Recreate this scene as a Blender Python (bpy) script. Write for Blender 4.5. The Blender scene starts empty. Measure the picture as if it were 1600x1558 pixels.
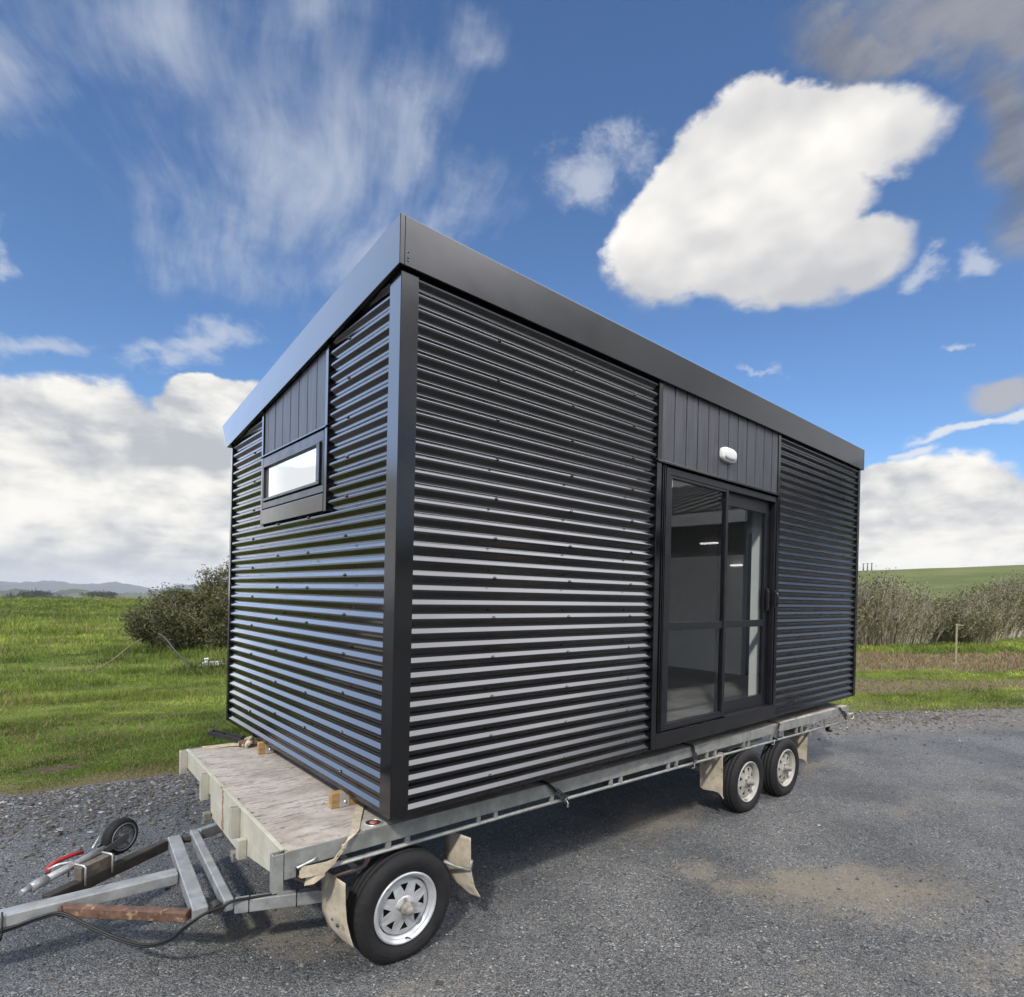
import bpy, math, random
import numpy as np
from mathutils import Vector, Matrix
random.seed(7); RNG = np.random.default_rng(11)
SC = bpy.context.scene
COL = SC.collection
PI = math.pi
# ------------------------------------------------------------------ camera
ZB = 0.825                                   # height of the cabin floor line above the yard
FOC, CYP = 907.479, 934.034
CAM = Vector((-1.482, -2.591, 1.153 + ZB))
CR = Vector((0.752, -0.658, 0.022)).normalized()
CF = Vector((0.659, 0.752, -0.005)).normalized()
CF = (CF - CR * CF.dot(CR)).normalized()
CU = CR.cross(CF)
cd = bpy.data.cameras.new('camera'); cam = bpy.data.objects.new('camera', cd); COL.objects.link(cam)
cd.sensor_fit = 'HORIZONTAL'; cd.sensor_width = 36.0
cd.lens = FOC / 1600 * 36.0
cd.shift_x = 0.0; cd.shift_y = (CYP - 779.0) / 1600.0
cd.clip_start = 0.05; cd.clip_end = 40000
M = Matrix((CR, CU, -CF)).transposed().to_4x4(); M.translation = CAM
cam.matrix_world = M
SC.camera = cam
SC.view_settings.view_transform = 'Standard'; SC.view_settings.look = 'None'
SC.view_settings.exposure = 0.0; SC.view_settings.gamma = 1.0
SC.cycles.use_denoising = True
SC.cycles.max_bounces = 8
SC.cycles.transparent_max_bounces = 24
SC.cycles.caustics_reflective = False; SC.cycles.caustics_refractive = False

def pix_dir(x, y):                           # direction in the sky of a place in the photograph
    return (CR * ((x - 800) / FOC) - CU * ((y - CYP) / FOC) + CF).normalized()

# ------------------------------------------------------------------ node helpers
class NT:
    def __init__(s, tree): s.t = tree; s.n = tree.nodes; s.l = tree.links
    def node(s, typ, **kw):
        n = s.n.new(typ)
        for k, v in kw.items(): setattr(n, k, v)
        return n
    def put(s, sock, v):
        if isinstance(v, bpy.types.NodeSocket): s.l.new(v, sock)
        elif v is not None: sock.default_value = v
    def math(s, op, a, b=None, c=None, clamp=False):
        n = s.node('ShaderNodeMath', operation=op); n.use_clamp = clamp
        s.put(n.inputs[0], a)
        if b is not None: s.put(n.inputs[1], b)
        if c is not None: s.put(n.inputs[2], c)
        return n.outputs[0]
    def vmath(s, op, a, b=None, out=0):
        n = s.node('ShaderNodeVectorMath', operation=op)
        s.put(n.inputs[0], a)
        if b is not None: s.put(n.inputs[1] if op != 'SCALE' else n.inputs[3], b)
        return n.outputs[out]
    def dot(s, a, b): return s.vmath('DOT_PRODUCT', a, b, out=1)
    def comb(s, x, y, z):
        n = s.node('ShaderNodeCombineXYZ')
        for i, v in enumerate((x, y, z)): s.put(n.inputs[i], v)
        return n.outputs[0]
    def sep(s, v):
        n = s.node('ShaderNodeSeparateXYZ'); s.put(n.inputs[0], v); return n.outputs
    def mapr(s, v, a, b, c=0.0, d=1.0, typ='SMOOTHSTEP'):
        n = s.node('ShaderNodeMapRange', interpolation_type=typ)
        for i, q in enumerate((v, a, b, c, d)): s.put(n.inputs[i], q)
        return n.outputs[0]
    def noise(s, vec, scale, detail=2.0, rough=0.5, out=0, dist=0.0, lac=2.0):
        n = s.node('ShaderNodeTexNoise')
        if vec is not None: s.put(n.inputs['Vector'], vec)
        n.inputs['Scale'].default_value = scale; n.inputs['Detail'].default_value = detail
        n.inputs['Roughness'].default_value = rough; n.inputs['Distortion'].default_value = dist
        n.inputs['Lacunarity'].default_value = lac
        return n.outputs[out]
    def voro(s, vec, scale, feature='F1', out=0, rand=1.0):
        n = s.node('ShaderNodeTexVoronoi', feature=feature)
        if vec is not None: s.put(n.inputs['Vector'], vec)
        n.inputs['Scale'].default_value = scale
        if 'Randomness' in n.inputs: n.inputs['Randomness'].default_value = rand
        return n.outputs[out]
    def mix(s, f, a, b, blend='MIX'):
        n = s.node('ShaderNodeMix', data_type='RGBA', blend_type=blend)
        s.put(n.inputs[0], f); s.put(n.inputs[6], rgba(a)); s.put(n.inputs[7], rgba(b))
        return n.outputs[2]
    def ramp(s, f, stops):
        n = s.node('ShaderNodeValToRGB'); e = n.color_ramp.elements
        while len(e) < len(stops): e.new(0.5)
        for i, (p, c) in enumerate(stops): e[i].position = p; e[i].color = rgba(c)
        s.put(n.inputs[0], f); return n.outputs[0]
    def bump(s, h, strength=0.5, dist=0.01):
        n = s.node('ShaderNodeBump'); s.put(n.inputs['Height'], h)
        n.inputs['Strength'].default_value = strength; n.inputs['Distance'].default_value = dist
        return n.outputs[0]
def rgba(c):
    if isinstance(c, bpy.types.NodeSocket): return c
    if isinstance(c, (int, float)): return (c, c, c, 1)
    return tuple(c) if len(c) == 4 else tuple(c) + (1,)

def material(name):
    m = bpy.data.materials.new(name); m.use_nodes = True
    nt = NT(m.node_tree); b = m.node_tree.nodes['Principled BSDF']
    return m, nt, b
def simple(name, col, rough=0.5, metal=0.0, var=0.12, scale=6.0, ior=1.5, bump=0.0, bscale=60.0, spots=None, coord='Object'):
    m, nt, b = material(name)
    tc = nt.node('ShaderNodeTexCoord').outputs[coord]
    n = nt.noise(tc, scale, 6, 0.65)
    dark = tuple(c * (1 - var) for c in col); light = tuple(min(1, c * (1 + var)) for c in col)
    c = nt.mix(nt.mapr(n, 0.3, 0.7), dark, light)
    if spots:
        sc, sz, scol = spots
        c = nt.mix(nt.mapr(nt.noise(tc, sc, 5, 0.7), sz, sz + 0.1), c, scol)
    nt.put(b.inputs['Base Color'], c)
    nt.put(b.inputs['Roughness'], nt.mapr(n, 0.3, 0.7, rough * 0.85, min(1, rough * 1.15)))
    b.inputs['Metallic'].default_value = metal; b.inputs['IOR'].default_value = ior
    if bump: nt.put(b.inputs['Normal'], nt.bump(nt.noise(tc, bscale, 4, 0.6), bump, 0.004))
    return m

# ------------------------------------------------------------------ mesh helpers
class MB:
    def __init__(s): s.v = []; s.f = []; s.sm = []
    def add(s, vs, fs, smooth=False):
        o = len(s.v); s.v += [tuple(p) for p in vs]
        for f in fs: s.f.append(tuple(i + o for i in f)); s.sm.append(smooth)
    def box(s, x0, y0, z0, x1, y1, z1):
        x0, x1 = min(x0, x1), max(x0, x1); y0, y1 = min(y0, y1), max(y0, y1); z0, z1 = min(z0, z1), max(z0, z1)
        s.add([(x0,y0,z0),(x1,y0,z0),(x1,y1,z0),(x0,y1,z0),(x0,y0,z1),(x1,y0,z1),(x1,y1,z1),(x0,y1,z1)],
              [(3,2,1,0),(4,5,6,7),(0,1,5,4),(1,2,6,5),(2,3,7,6),(3,0,4,7)]); return s
    def beam(s, p0, p1, w, h, up=(0,0,1)):
        p0, p1, up = Vector(p0), Vector(p1), Vector(up)
        d = (p1 - p0).normalized()
        if abs(d.dot(up.normalized())) > .999: up = Vector((1,0,0))
        sd = d.cross(up).normalized(); u = sd.cross(d)
        vs = []
        for p in (p0, p1):
            for a, b in ((-1,-1),(1,-1),(1,1),(-1,1)): vs.append(p + sd*(a*w/2) + u*(b*h/2))
        s.add(vs, [(3,2,1,0),(4,5,6,7),(0,1,5,4),(1,2,6,5),(2,3,7,6),(3,0,4,7)]); return s
    def tube(s, pts, r, n=8, cap=True):
        pts = [Vector(p) for p in pts]; vs = []; fs = []
        rr = r if isinstance(r, (list, tuple)) else [r]*len(pts)
        ref = Vector((0.31, 0.17, 0.93)).normalized()
        for i, p in enumerate(pts):
            d = (pts[min(i+1, len(pts)-1)] - pts[max(i-1, 0)]).normalized()
            a = d.cross(ref)
            if a.length < 1e-3: a = d.cross(Vector((1,0,0)))
            a.normalize(); b = d.cross(a)
            for k in range(n):
                t = 2*PI*k/n; vs.append(p + (a*math.cos(t) + b*math.sin(t))*rr[i])
        for i in range(len(pts)-1):
            for k in range(n):
                k2 = (k+1) % n; fs.append((i*n+k, i*n+k2, (i+1)*n+k2, (i+1)*n+k))
        s.add(vs, fs, True)
        if cap:
            o = len(s.v) - len(vs)
            s.f.append(tuple(o + k for k in range(n))[::-1]); s.sm.append(False)
            s.f.append(tuple(o + (len(pts)-1)*n + k for k in range(n))); s.sm.append(False)
        return s
    def lathe(s, prof, c, axis, n=48, jig=None, smooth=True, close=False):
        # prof: (radius, offset along axis); axis a unit vector
        c, axis = Vector(c), Vector(axis).normalized()
        a = axis.cross(Vector((0,0,1)))
        if a.length < 1e-3: a = Vector((1,0,0))
        a.normalize(); b = axis.cross(a); vs = []; fs = []
        for j, (r, o) in enumerate(prof):
            for k in range(n):
                t = 2*PI*k/n; q = r + (jig(j, k) if jig else 0)
                vs.append(c + axis*o + (a*math.cos(t) + b*math.sin(t))*q)
        for j in range(len(prof)-1 + (1 if close else 0)):
            j2 = (j+1) % len(prof)
            for k in range(n):
                k2 = (k+1) % n; fs.append((j*n+k, j*n+k2, j2*n+k2, j2*n+k))
        s.add(vs, fs, smooth); return s
    def prism(s, poly, o, ax, ay, th):
        # polygon (2-D) in the plane o + x*ax + y*ay, extruded by vector th
        o, ax, ay, th = Vector(o), Vector(ax), Vector(ay), Vector(th); n = len(poly)
        vs = [o + ax*x + ay*y for x, y in poly] + [o + ax*x + ay*y + th for x, y in poly]
        fs = [tuple(range(n))[::-1], tuple(range(n, 2*n))] + [(i, (i+1) % n, n+(i+1) % n, n+i) for i in range(n)]
        s.add(vs, fs); return s
    def ribbon(s, pts, wv, th=0.003):
        pts = [Vector(p) for p in pts]; n = len(pts); vs = []; fs = []
        wv = [Vector(w) for w in (wv if isinstance(wv, list) else [wv]*n)]
        for i, p in enumerate(pts):
            d = (pts[min(i+1, n-1)] - pts[max(i-1, 0)]).normalized(); nn = d.cross(wv[i]).normalized()
            for a, b in ((-.5,-1),(.5,-1),(.5,1),(-.5,1)): vs.append(p + wv[i]*a + nn*(b*th/2))
        for i in range(n-1):
            for k in range(4): fs.append((i*4+k, i*4+(k+1) % 4, (i+1)*4+(k+1) % 4, (i+1)*4+k))
        fs += [(3,2,1,0), tuple((n-1)*4+k for k in range(4))]
        s.add(vs, fs); return s
    def build(s, name, mat, parent=None, bevel=0.0, seg=2):
        me = bpy.data.meshes.new(name); me.from_pydata(s.v, [], s.f)
        me.polygons.foreach_set('use_smooth', s.sm); me.materials.append(mat)
        import bmesh
        bm = bmesh.new(); bm.from_mesh(me); bmesh.ops.recalc_face_normals(bm, faces=bm.faces); bm.to_mesh(me); bm.free()
        me.update()
        o = bpy.data.objects.new(name, me); COL.objects.link(o)
        if parent: o.parent = parent
        if bevel:
            b = o.modifiers.new('bevel', 'BEVEL'); b.width = bevel; b.segments = seg; b.limit_method = 'ANGLE'; b.angle_limit = math.radians(50)
        return o
def raw(name, verts, faces, mat, parent=None, smooth=False, colors=None):
    """numpy mesh: verts (n,3), faces (m,k) all the same size; colors per vertex"""
    me = bpy.data.meshes.new(name); v = np.asarray(verts, np.float32); f = np.asarray(faces, np.int32)
    m, k = f.shape
    me.vertices.add(len(v)); me.vertices.foreach_set('co', v.ravel())
    me.loops.add(m*k); me.loops.foreach_set('vertex_index', f.ravel())
    me.polygons.add(m); me.polygons.foreach_set('loop_start', np.arange(0, m*k, k, dtype=np.int32))
    me.polygons.foreach_set('use_smooth', np.full(m, smooth))
    me.update(calc_edges=True)
    if colors is not None:
        at = me.color_attributes.new('tint', 'FLOAT_COLOR', 'POINT')
        c = np.ones((len(v), 4), np.float32); c[:, :3] = colors; at.data.foreach_set('color', c.ravel())
    me.materials.append(mat); o = bpy.data.objects.new(name, me); COL.objects.link(o)
    if parent: o.parent = parent
    return o
def thing(name, label, cat, loc=(0,0,0), rz=0.0, group=None):
    o = bpy.data.objects.new(name, None); COL.objects.link(o); o.location = loc; o.rotation_euler = (0,0,rz)
    o.empty_display_size = 0.2
    return tag(o, label, cat, group)
def tag(o, label, cat, group=None):
    o['label'] = label; o['category'] = cat
    if group: o['group'] = group
    return o
def setting(o, kind='structure'): o['kind'] = kind; return o
def lab(o, t): o['label'] = t; return o

# value noise for vertex-level work
def vnoise(x, y, seed=0):
    r = np.random.default_rng(seed).random((256, 256))
    xi = np.floor(x).astype(int); yi = np.floor(y).astype(int); fx = x - xi; fy = y - yi
    fx = fx*fx*(3-2*fx); fy = fy*fy*(3-2*fy)
    g = lambda a, b: r[a % 256, b % 256]
    return (g(xi,yi)*(1-fx)+g(xi+1,yi)*fx)*(1-fy) + (g(xi,yi+1)*(1-fx)+g(xi+1,yi+1)*fx)*fy
def fbm(x, y, seed=0, oct=4):
    a = 0; w = .5; t = 0
    for o in range(oct): a = a + w*vnoise(x, y, seed+o); t += w; w *= .5; x = x*2.03+3.1; y = y*2.03+1.7
    return a/t

# ------------------------------------------------------------------ light and sky
SUN = Vector((-0.60, -0.40, 0.69)).normalized()
sd = bpy.data.lights.new('sun', 'SUN'); sd.energy = 3.4; sd.angle = math.radians(4.0); sd.color = (1.0, 0.95, 0.87)
so = bpy.data.objects.new('sun', sd); COL.objects.link(so); so.rotation_euler = (-SUN).to_track_quat('-Z', 'Y').to_euler()

def make_world():
    w = bpy.data.worlds.new('World'); SC.world = w; w.use_nodes = True
    nt = NT(w.node_tree); w.node_tree.nodes.clear()
    out = nt.node('ShaderNodeOutputWorld'); bg = nt.node('ShaderNodeBackground')
    nt.l.new(bg.outputs[0], out.inputs[0]); bg.inputs[1].default_value = 0.1
    sky = nt.node('ShaderNodeTexSky', sky_type='NISHITA'); sky.sun_disc = False
    sky.sun_elevation = math.asin(SUN.z); sky.sun_rotation = math.atan2(SUN.x, SUN.y)
    sky.air_density = 1.0; sky.dust_density = 0.4; sky.ozone_density = 3.0
    d = nt.node('ShaderNodeTexCoord').outputs['Generated']
    d = nt.vmath('NORMALIZE', d)
    x, y, z = nt.sep(d)
    el = nt.math('ARCSINE', z); az = nt.math('ARCTAN2', y, x)
    # noises on the sky sphere, flattened a little near the horizon
    dn = nt.comb(x, y, nt.math('MULTIPLY', z, 1.6))
    n1c = nt.noise(dn, 3.0, 7, 0.60, out=1)
    n1 = nt.noise(dn, 5.0, 11, 0.60)
    so_ = tuple(SUN*0.05)
    nl = nt.noise(dn, 5.0, 3.5, 0.52); nlb = nt.noise(nt.vmath('ADD', dn, so_), 5.0, 3.5, 0.52)
    n2 = nt.noise(nt.vmath('ADD', dn, nt.vmath('SCALE', nt.vmath('SUBTRACT', n1c, (.5,.5,.5)), .15)), 13.0, 9, 0.62)
    warp = nt.vmath('SCALE', nt.vmath('SUBTRACT', n1c, (.5,.5,.5)), 0.30)
    base = nt.comb(az, el, 1.0)
    wv = nt.vmath('ADD', base, nt.vmath('MULTIPLY', warp, (1,1,0)))
    soft = nt.vmath('ADD', base, nt.vmath('MULTIPLY', warp, (.42,.42,0)))
    def ae(px, py):
        v = pix_dir(px, py); return math.atan2(v.y, v.x), math.asin(v.z)
    def ellipse(vec, px, py, rx, ry, rot=0):
        a0, e0 = ae(px, py); h = 2.0
        ax, ex = ae(px+h, py); ay, ey = ae(px, py+h)
        J = np.array([[(ax-a0)/h, (ay-a0)/h], [(ex-e0)/h, (ey-e0)/h]]); Ji = np.linalg.inv(J)
        c, s = math.cos(math.radians(rot)), math.sin(math.radians(rot))
        R = np.array([[c/rx, s/rx], [-s/ry, c/ry]]) @ Ji
        k = [tuple(R[i]) + (float(-(R[i] @ np.array([a0, e0]))),) for i in (0, 1)]
        p = nt.dot(vec, k[0]); q = nt.dot(vec, k[1])
        return nt.math('SUBTRACT', 1.0, nt.vmath('LENGTH', nt.comb(p, q, 0), out=1)), q
    def union(vec, els):
        f = None
        for e in els:
            g, _ = ellipse(vec, *e)
            f = g if f is None else nt.math('MAXIMUM', f, g)
        return f
    ctr = lambda n: nt.math('SUBTRACT', n, .5)
    mad = lambda a_, k, b_: nt.math('ADD', nt.math('MULTIPLY', a_, k), b_)
    # --- the big cumulus on the right
    cum = union(soft, [(1120,312,232,118,-46), (1300,195,185,88,6), (1185,395,232,82,3), (1355,392,90,58,-15), (1215,288,140,105,0), (1050,385,95,78,-55)])
    n3 = nt.noise(dn, 34.0, 6, 0.6)
    f_c = mad(cum, 3.0, nt.math('ADD', mad(ctr(n1), 1.1, 0.0), nt.math('ADD', mad(ctr(n2), 1.0, 0.0), mad(ctr(n3), .34, 0.0))))
    lower = nt.mapr(el, ae(1200,480)[1], ae(1200,360)[1])          # the base is fuzzier than the crown
    trail = nt.mapr(az, ae(1180,250)[0], ae(1480,200)[0])          # and so is the trailing right side
    wid_ = nt.math('ADD', nt.mapr(lower, 0, 1, .95, .40), nt.math('MULTIPLY', trail, .55))
    a_c = nt.math('DIVIDE', nt.math('ADD', f_c, .05), wid_, clamp=True)
    a_c = nt.mapr(a_c, 0.0, 1.0)
    # --- banks near the horizon, all round
    low = nt.noise(nt.comb(x, y, nt.math('MULTIPLY', z, .3)), 1.7, 2, 0.5)
    eb = mad(ctr(n1), .22, el)
    top = mad(ctr(low), .35, 0.14)
    left = union(soft, [(60,770,340,180,0), (300,810,200,165,0), (340,640,110,42,0), (-300,770,320,190,0), (-1000,700,420,330,0)])
    right = union(soft, [(1450,830,200,118,0), (1700,840,200,95,0), (1400,770,100,58,0), (1250,830,200,110,0)])
    f_b = nt.math('MAXIMUM', nt.math('MULTIPLY', nt.math('SUBTRACT', top, eb), 6.0),
                  mad(nt.math('MAXIMUM', left, right), 3.0, nt.math('ADD', mad(ctr(n1), 1.3, 0.0), mad(ctr(n2), .8, 0.0))))
    a_b = nt.mapr(f_b, 0.0, 0.5)
    # --- wisps, thin and streaked, upper left and by the cumulus
    zc = nt.math('MAXIMUM', z, .06); px_ = nt.math('DIVIDE', x, zc); py_ = nt.math('DIVIDE', y, zc)
    ca, sa = math.cos(math.radians(71)), math.sin(math.radians(71))
    al = mad(px_, ca, nt.math('MULTIPLY', py_, sa)); ac = mad(py_, ca, nt.math('MULTIPLY', px_, -sa))
    wq = nt.noise(nt.comb(px_, py_, 0), .8, 2.5, .5, out=1)
    ac = nt.math('ADD', ac, nt.math('MULTIPLY', ctr(nt.sep(wq)[0]), .55)); al = nt.math('ADD', al, nt.math('MULTIPLY', ctr(nt.sep(wq)[1]), .6))
    st = nt.noise(nt.comb(nt.math('MULTIPLY', al, .75), nt.math('MULTIPLY', ac, 3.0), 0), 1.35, 9, 0.60)
    sf = nt.noise(nt.comb(nt.math('MULTIPLY', al, 1.8), nt.math('MULTIPLY', ac, 11.0), 3.0), 1.5, 6, 0.62)
    wis = union(wv, [(430,230,270,230,20), (640,190,200,70,-45), (360,390,200,90,40), (200,90,290,150,25), (40,170,170,150,30), (540,380,170,110,0), (700,330,100,70,0), (480,60,180,120,0), (760,40,80,80,0)])
    wis2 = union(wv, [(915,262,125,66,-12), (1470,415,46,30,0), (1585,385,62,34,-10), (1530,555,40,16,0), (1210,575,46,13,0), (30,545,150,46,10), (340,565,130,50,-8), (15,390,50,50,0), (260,590,120,40,0)])
    a_w = nt.math('MULTIPLY', nt.mapr(nt.math('ADD', mad(wis, 0.60, 0.0), mad(ctr(st), 1.6, nt.math('ADD', mad(ctr(sf), .55, 0.0), mad(ctr(n1), .7, 0.0)))), -0.06, 1.1), 0.80)
    a_w2 = nt.math('MULTIPLY', nt.mapr(nt.math('ADD', mad(wis2, 1.1, 0.0), mad(ctr(n2), 2.3, mad(ctr(st), .9, 0.0))), 0.15, 1.15), 0.66)
    # general broken cloud everywhere outside the view (seen only in reflections)
    fdot = nt.dot(d, tuple(CF)); beh = nt.mapr(fdot, 0.60, 0.36)
    gen = nt.math('MULTIPLY', nt.mapr(nt.math('ADD', nt.math('MULTIPLY', n1, .6), nt.math('MULTIPLY', low, .6)), 0.47, 0.62), beh)
    # grey sheet, top right corner, and grey streaks on the right
    gr = union(wv, [(1560,60,330,120,12), (1600,230,150,110,50), (1360,60,170,70,10)])
    a_g = nt.math('MULTIPLY', nt.mapr(nt.math('ADD', mad(gr, 1.3, 0.0), nt.math('ADD', mad(ctr(n1), 1.0, 0.0), mad(ctr(st), .9, 0.0))), -0.05, 0.95), 0.86)
    gr2 = union(soft, [(1575,625,85,34,-8)])
    a_g2 = nt.math('MULTIPLY', nt.mapr(nt.math('ADD', mad(gr2, 1.6, 0.0), mad(ctr(n2), 1.2, 0.0)), 0.0, 0.8), 0.85)
    sk = union(soft, [(1520,672,150,9,-11), (1420,706,52,9,-6), (1640,652,110,12,-8)])
    a_s = nt.math('MULTIPLY', nt.mapr(nt.math('ADD', mad(sk, 1.2, 0.0), mad(ctr(n2), 1.9, 0.0)), 0.0, 0.8), 0.85)
    # relief: density difference towards the sun, on the broad billows only
    rel = nt.math('SUBTRACT', nl, nlb)
    lit = nt.math('ADD', 0.66, nt.math('ADD', nt.math('MULTIPLY', rel, 2.4), mad(ctr(n2), .25, 0.0)), clamp=True)
    K = 10.0
    sc = lambda c: tuple(v*K for v in c)
    right_side = nt.mapr(az, ae(1250,250)[0], ae(1560,200)[0])     # greyer towards the trailing side
    base_grey = nt.math('MULTIPLY', nt.math('SUBTRACT', 1.0, lower), .45)
    ccol = nt.mix(nt.math('SUBTRACT', lit, nt.math('ADD', base_grey, nt.math('MULTIPLY', right_side, .40)), clamp=True), sc((.58,.59,.62)), sc((1.04,1.01,.96)))
    # the bank: grey bases, cream tops
    ne = nt.noise(nt.comb(nt.math('MULTIPLY', x, 1.5), nt.math('MULTIPLY', y, 1.5), nt.math('MULTIPLY', z, 6.0)), 2.4, 8, 0.56)
    litb = nt.math('ADD', nt.math('MULTIPLY', lit, .55), nt.math('ADD', nt.math('MULTIPLY', nt.math('SUBTRACT', ne, .46), 2.3), nt.math('ADD', mad(ctr(n2), 1.3, .04), nt.math('MULTIPLY', rel, 1.6))), clamp=True)
    litb = nt.mapr(litb, -.25, 1.0)
    bcol = nt.mix(litb, sc((.46,.49,.54)), sc((1.0,.98,.93)))
    lowfade = nt.mapr(el, .075, .005)
    bcol = nt.mix(nt.math('MULTIPLY', lowfade, .38), bcol, sc((.50,.57,.66)))
    skyc = nt.mix(1.0, sky.outputs[0], (1.0, 1.25, 1.50), 'MULTIPLY')
    c = nt.mix(a_w, skyc, sc((.60,.65,.74)))
    c = nt.mix(a_w2, c, sc((.66,.70,.78)))
    c = nt.mix(a_g, c, nt.mix(nt.mapr(nt.math('ADD', nt.math('MULTIPLY', n1, .6), nt.math('MULTIPLY', st, .5)), .38, .68), sc((.13,.15,.20)), sc((.36,.37,.40))))
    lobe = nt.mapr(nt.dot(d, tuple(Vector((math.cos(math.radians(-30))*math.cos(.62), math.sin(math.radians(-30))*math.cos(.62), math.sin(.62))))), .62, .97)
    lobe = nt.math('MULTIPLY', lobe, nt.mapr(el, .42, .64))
    glow = nt.mix(lobe, sc((.80,.81,.84)), sc((5.8,5.75,5.95)))      # broken cloud, plus an unseen glow added to brighten the long wall's ribs
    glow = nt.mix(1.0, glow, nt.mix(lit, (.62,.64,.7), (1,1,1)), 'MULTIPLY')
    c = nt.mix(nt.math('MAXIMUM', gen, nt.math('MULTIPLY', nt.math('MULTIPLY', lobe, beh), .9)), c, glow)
    side = nt.math('MULTIPLY', nt.mapr(az, 1.60, 1.72), nt.mapr(az, 2.7, 2.3)); side = nt.math('MULTIPLY', side, nt.mapr(el, .85, .55))  # unseen glow added left of the view to brighten the end wall
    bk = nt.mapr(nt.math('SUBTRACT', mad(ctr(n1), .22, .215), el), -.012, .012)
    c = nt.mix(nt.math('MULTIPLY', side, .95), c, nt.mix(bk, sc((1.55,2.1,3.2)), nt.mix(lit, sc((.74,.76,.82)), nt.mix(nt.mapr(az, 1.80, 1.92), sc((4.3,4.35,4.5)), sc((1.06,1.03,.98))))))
    c = nt.mix(a_c, c, ccol)
    c = nt.mix(a_g2, c, sc((.50,.49,.50)))
    c = nt.mix(a_s, c, sc((.80,.83,.86)))
    c = nt.mix(nt.math('MULTIPLY', a_b, nt.math('SUBTRACT', 1.0, nt.mapr(az, 1.60, 1.70))), c, bcol)
    c = nt.mix(nt.mapr(el, -.012, -.03), c, sc((.10,.11,.10)))
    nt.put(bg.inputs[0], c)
make_world()

# ------------------------------------------------------------------ materials
def steel_black():
    m, nt, b = material('black_coated_steel')
    tc = nt.node('ShaderNodeTexCoord').outputs['Object']
    n = nt.noise(tc, 3.0, 5, 0.6)
    nt.put(b.inputs['Base Color'], nt.mix(n, (.0012,.0012,.0020), (.0026,.0026,.0036)))
    nt.put(b.inputs['Roughness'], nt.mapr(n, .3, .7, .11, .17)); b.inputs['IOR'].default_value = 1.74
    nt.put(b.inputs['Normal'], nt.bump(nt.noise(tc, 2.0, 3, .5), .07, .02))
    return m
BLACK = steel_black()
FRAME = simple('black_window_aluminium', (.007,.007,.010), .34, 0, .2, 8, 1.6)
BOARD = None
def boards():
    m, nt, b = material('stained_dark_boards')
    tc = nt.node('ShaderNodeTexCoord').outputs['Object']
    g = nt.noise(nt.vmath('MULTIPLY', tc, (30, 30, 2.2)), 1.0, 7, .65)
    nt.put(b.inputs['Base Color'], nt.mix(nt.mapr(g, .3, .7), (.020,.021,.028), (.055,.058,.072)))
    b.inputs['Roughness'].default_value = .5; b.inputs['IOR'].default_value = 1.8
    nt.put(b.inputs['Normal'], nt.bump(g, .35, .004)); return m
BOARD = boards(); DARKBACK = simple('black_backing', (.004,.004,.005), .9)
WHITE_IN = simple('white_lining', (.72,.72,.70), .6, 0, .04)
def glass(name, tint, rough=0.0):
    m = bpy.data.materials.new(name); m.use_nodes = True; nt = NT(m.node_tree); m.node_tree.nodes.clear()
    o = nt.node('ShaderNodeOutputMaterial'); t = nt.node('ShaderNodeBsdfTransparent'); g = nt.node('ShaderNodeBsdfGlossy')
    t.inputs[0].default_value = rgba(tint); g.inputs['Roughness'].default_value = rough; g.inputs[0].default_value = (1,1,1,1)
    f = nt.node('ShaderNodeFresnel'); f.inputs[0].default_value = 1.5
    tc = nt.node('ShaderNodeTexCoord').outputs['Object']
    nt.put(g.inputs['Normal'], nt.bump(nt.noise(tc, 1.4, 1, .5), .02, .02))
    mx = nt.node('ShaderNodeMixShader'); bf = nt.node('ShaderNodeNewGeometry').outputs['Backfacing']   # only the outer face of the pane mirrors
    nt.put(mx.inputs[0], nt.math('MULTIPLY', f.outputs[0], nt.math('SUBTRACT', 1.25, nt.math('MULTIPLY', bf, 1.25)), clamp=True)); nt.l.new(t.outputs[0], mx.inputs[1]); nt.l.new(g.outputs[0], mx.inputs[2])
    nt.l.new(mx.outputs[0], o.inputs[0]); return m
GLASS = glass('door_glass', (.93,.945,.94))
def mirror_glass():
    m, nt, b = material('reflective_window_glass')
    tc = nt.node('ShaderNodeTexCoord').outputs['Object']
    b.inputs['Base Color'].default_value = (.85,.88,.9,1); b.inputs['Metallic'].default_value = .85; b.inputs['Roughness'].default_value = .02
    nt.put(b.inputs['Normal'], nt.bump(nt.noise(tc, 1.1, 1, .5), .03, .02)); return m
WGLASS = mirror_glass()
GALV = simple('weathered_galvanised_steel', (.30,.305,.285), .5, .35, .22, 9, 1.5, .06, 40, (14, .60, (.20,.195,.17)))
GALVL = simple('pale_galvanised_steel', (.46,.445,.375), .55, .2, .14, 7, 1.5, .05, 40, (5, .64, (.34,.31,.24)))
DGALV = simple('drawbar_galvanised_steel', (.36,.365,.36), .45, .35, .2, 10, 1.5, .06, 50, (11, .60, (.23,.22,.20)))
RUST = simple('rusty_steel', (.125,.068,.045), .75, 0, .4, 22, 1.5, .3, 60, (16, .55, (.33,.22,.14)))
DARKST = simple('dark_brown_steel', (.05,.042,.036), .6, .1, .35, 15, 1.5, .1, 60)
TYRE = simple('tyre_rubber', (.014,.014,.015), .75, 0, .3, 20, 1.4, .25, 90)
RIMW = simple('silver_painted_rim', (.55,.56,.57), .38, .45, .1, 14, 1.5, .03, 50, (18, .66, (.33,.31,.28)))
RIMC = simple('cream_painted_rim', (.37,.355,.315), .5, .05, .12, 14, 1.5, .03, 50, (18, .64, (.36,.31,.24)))
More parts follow.
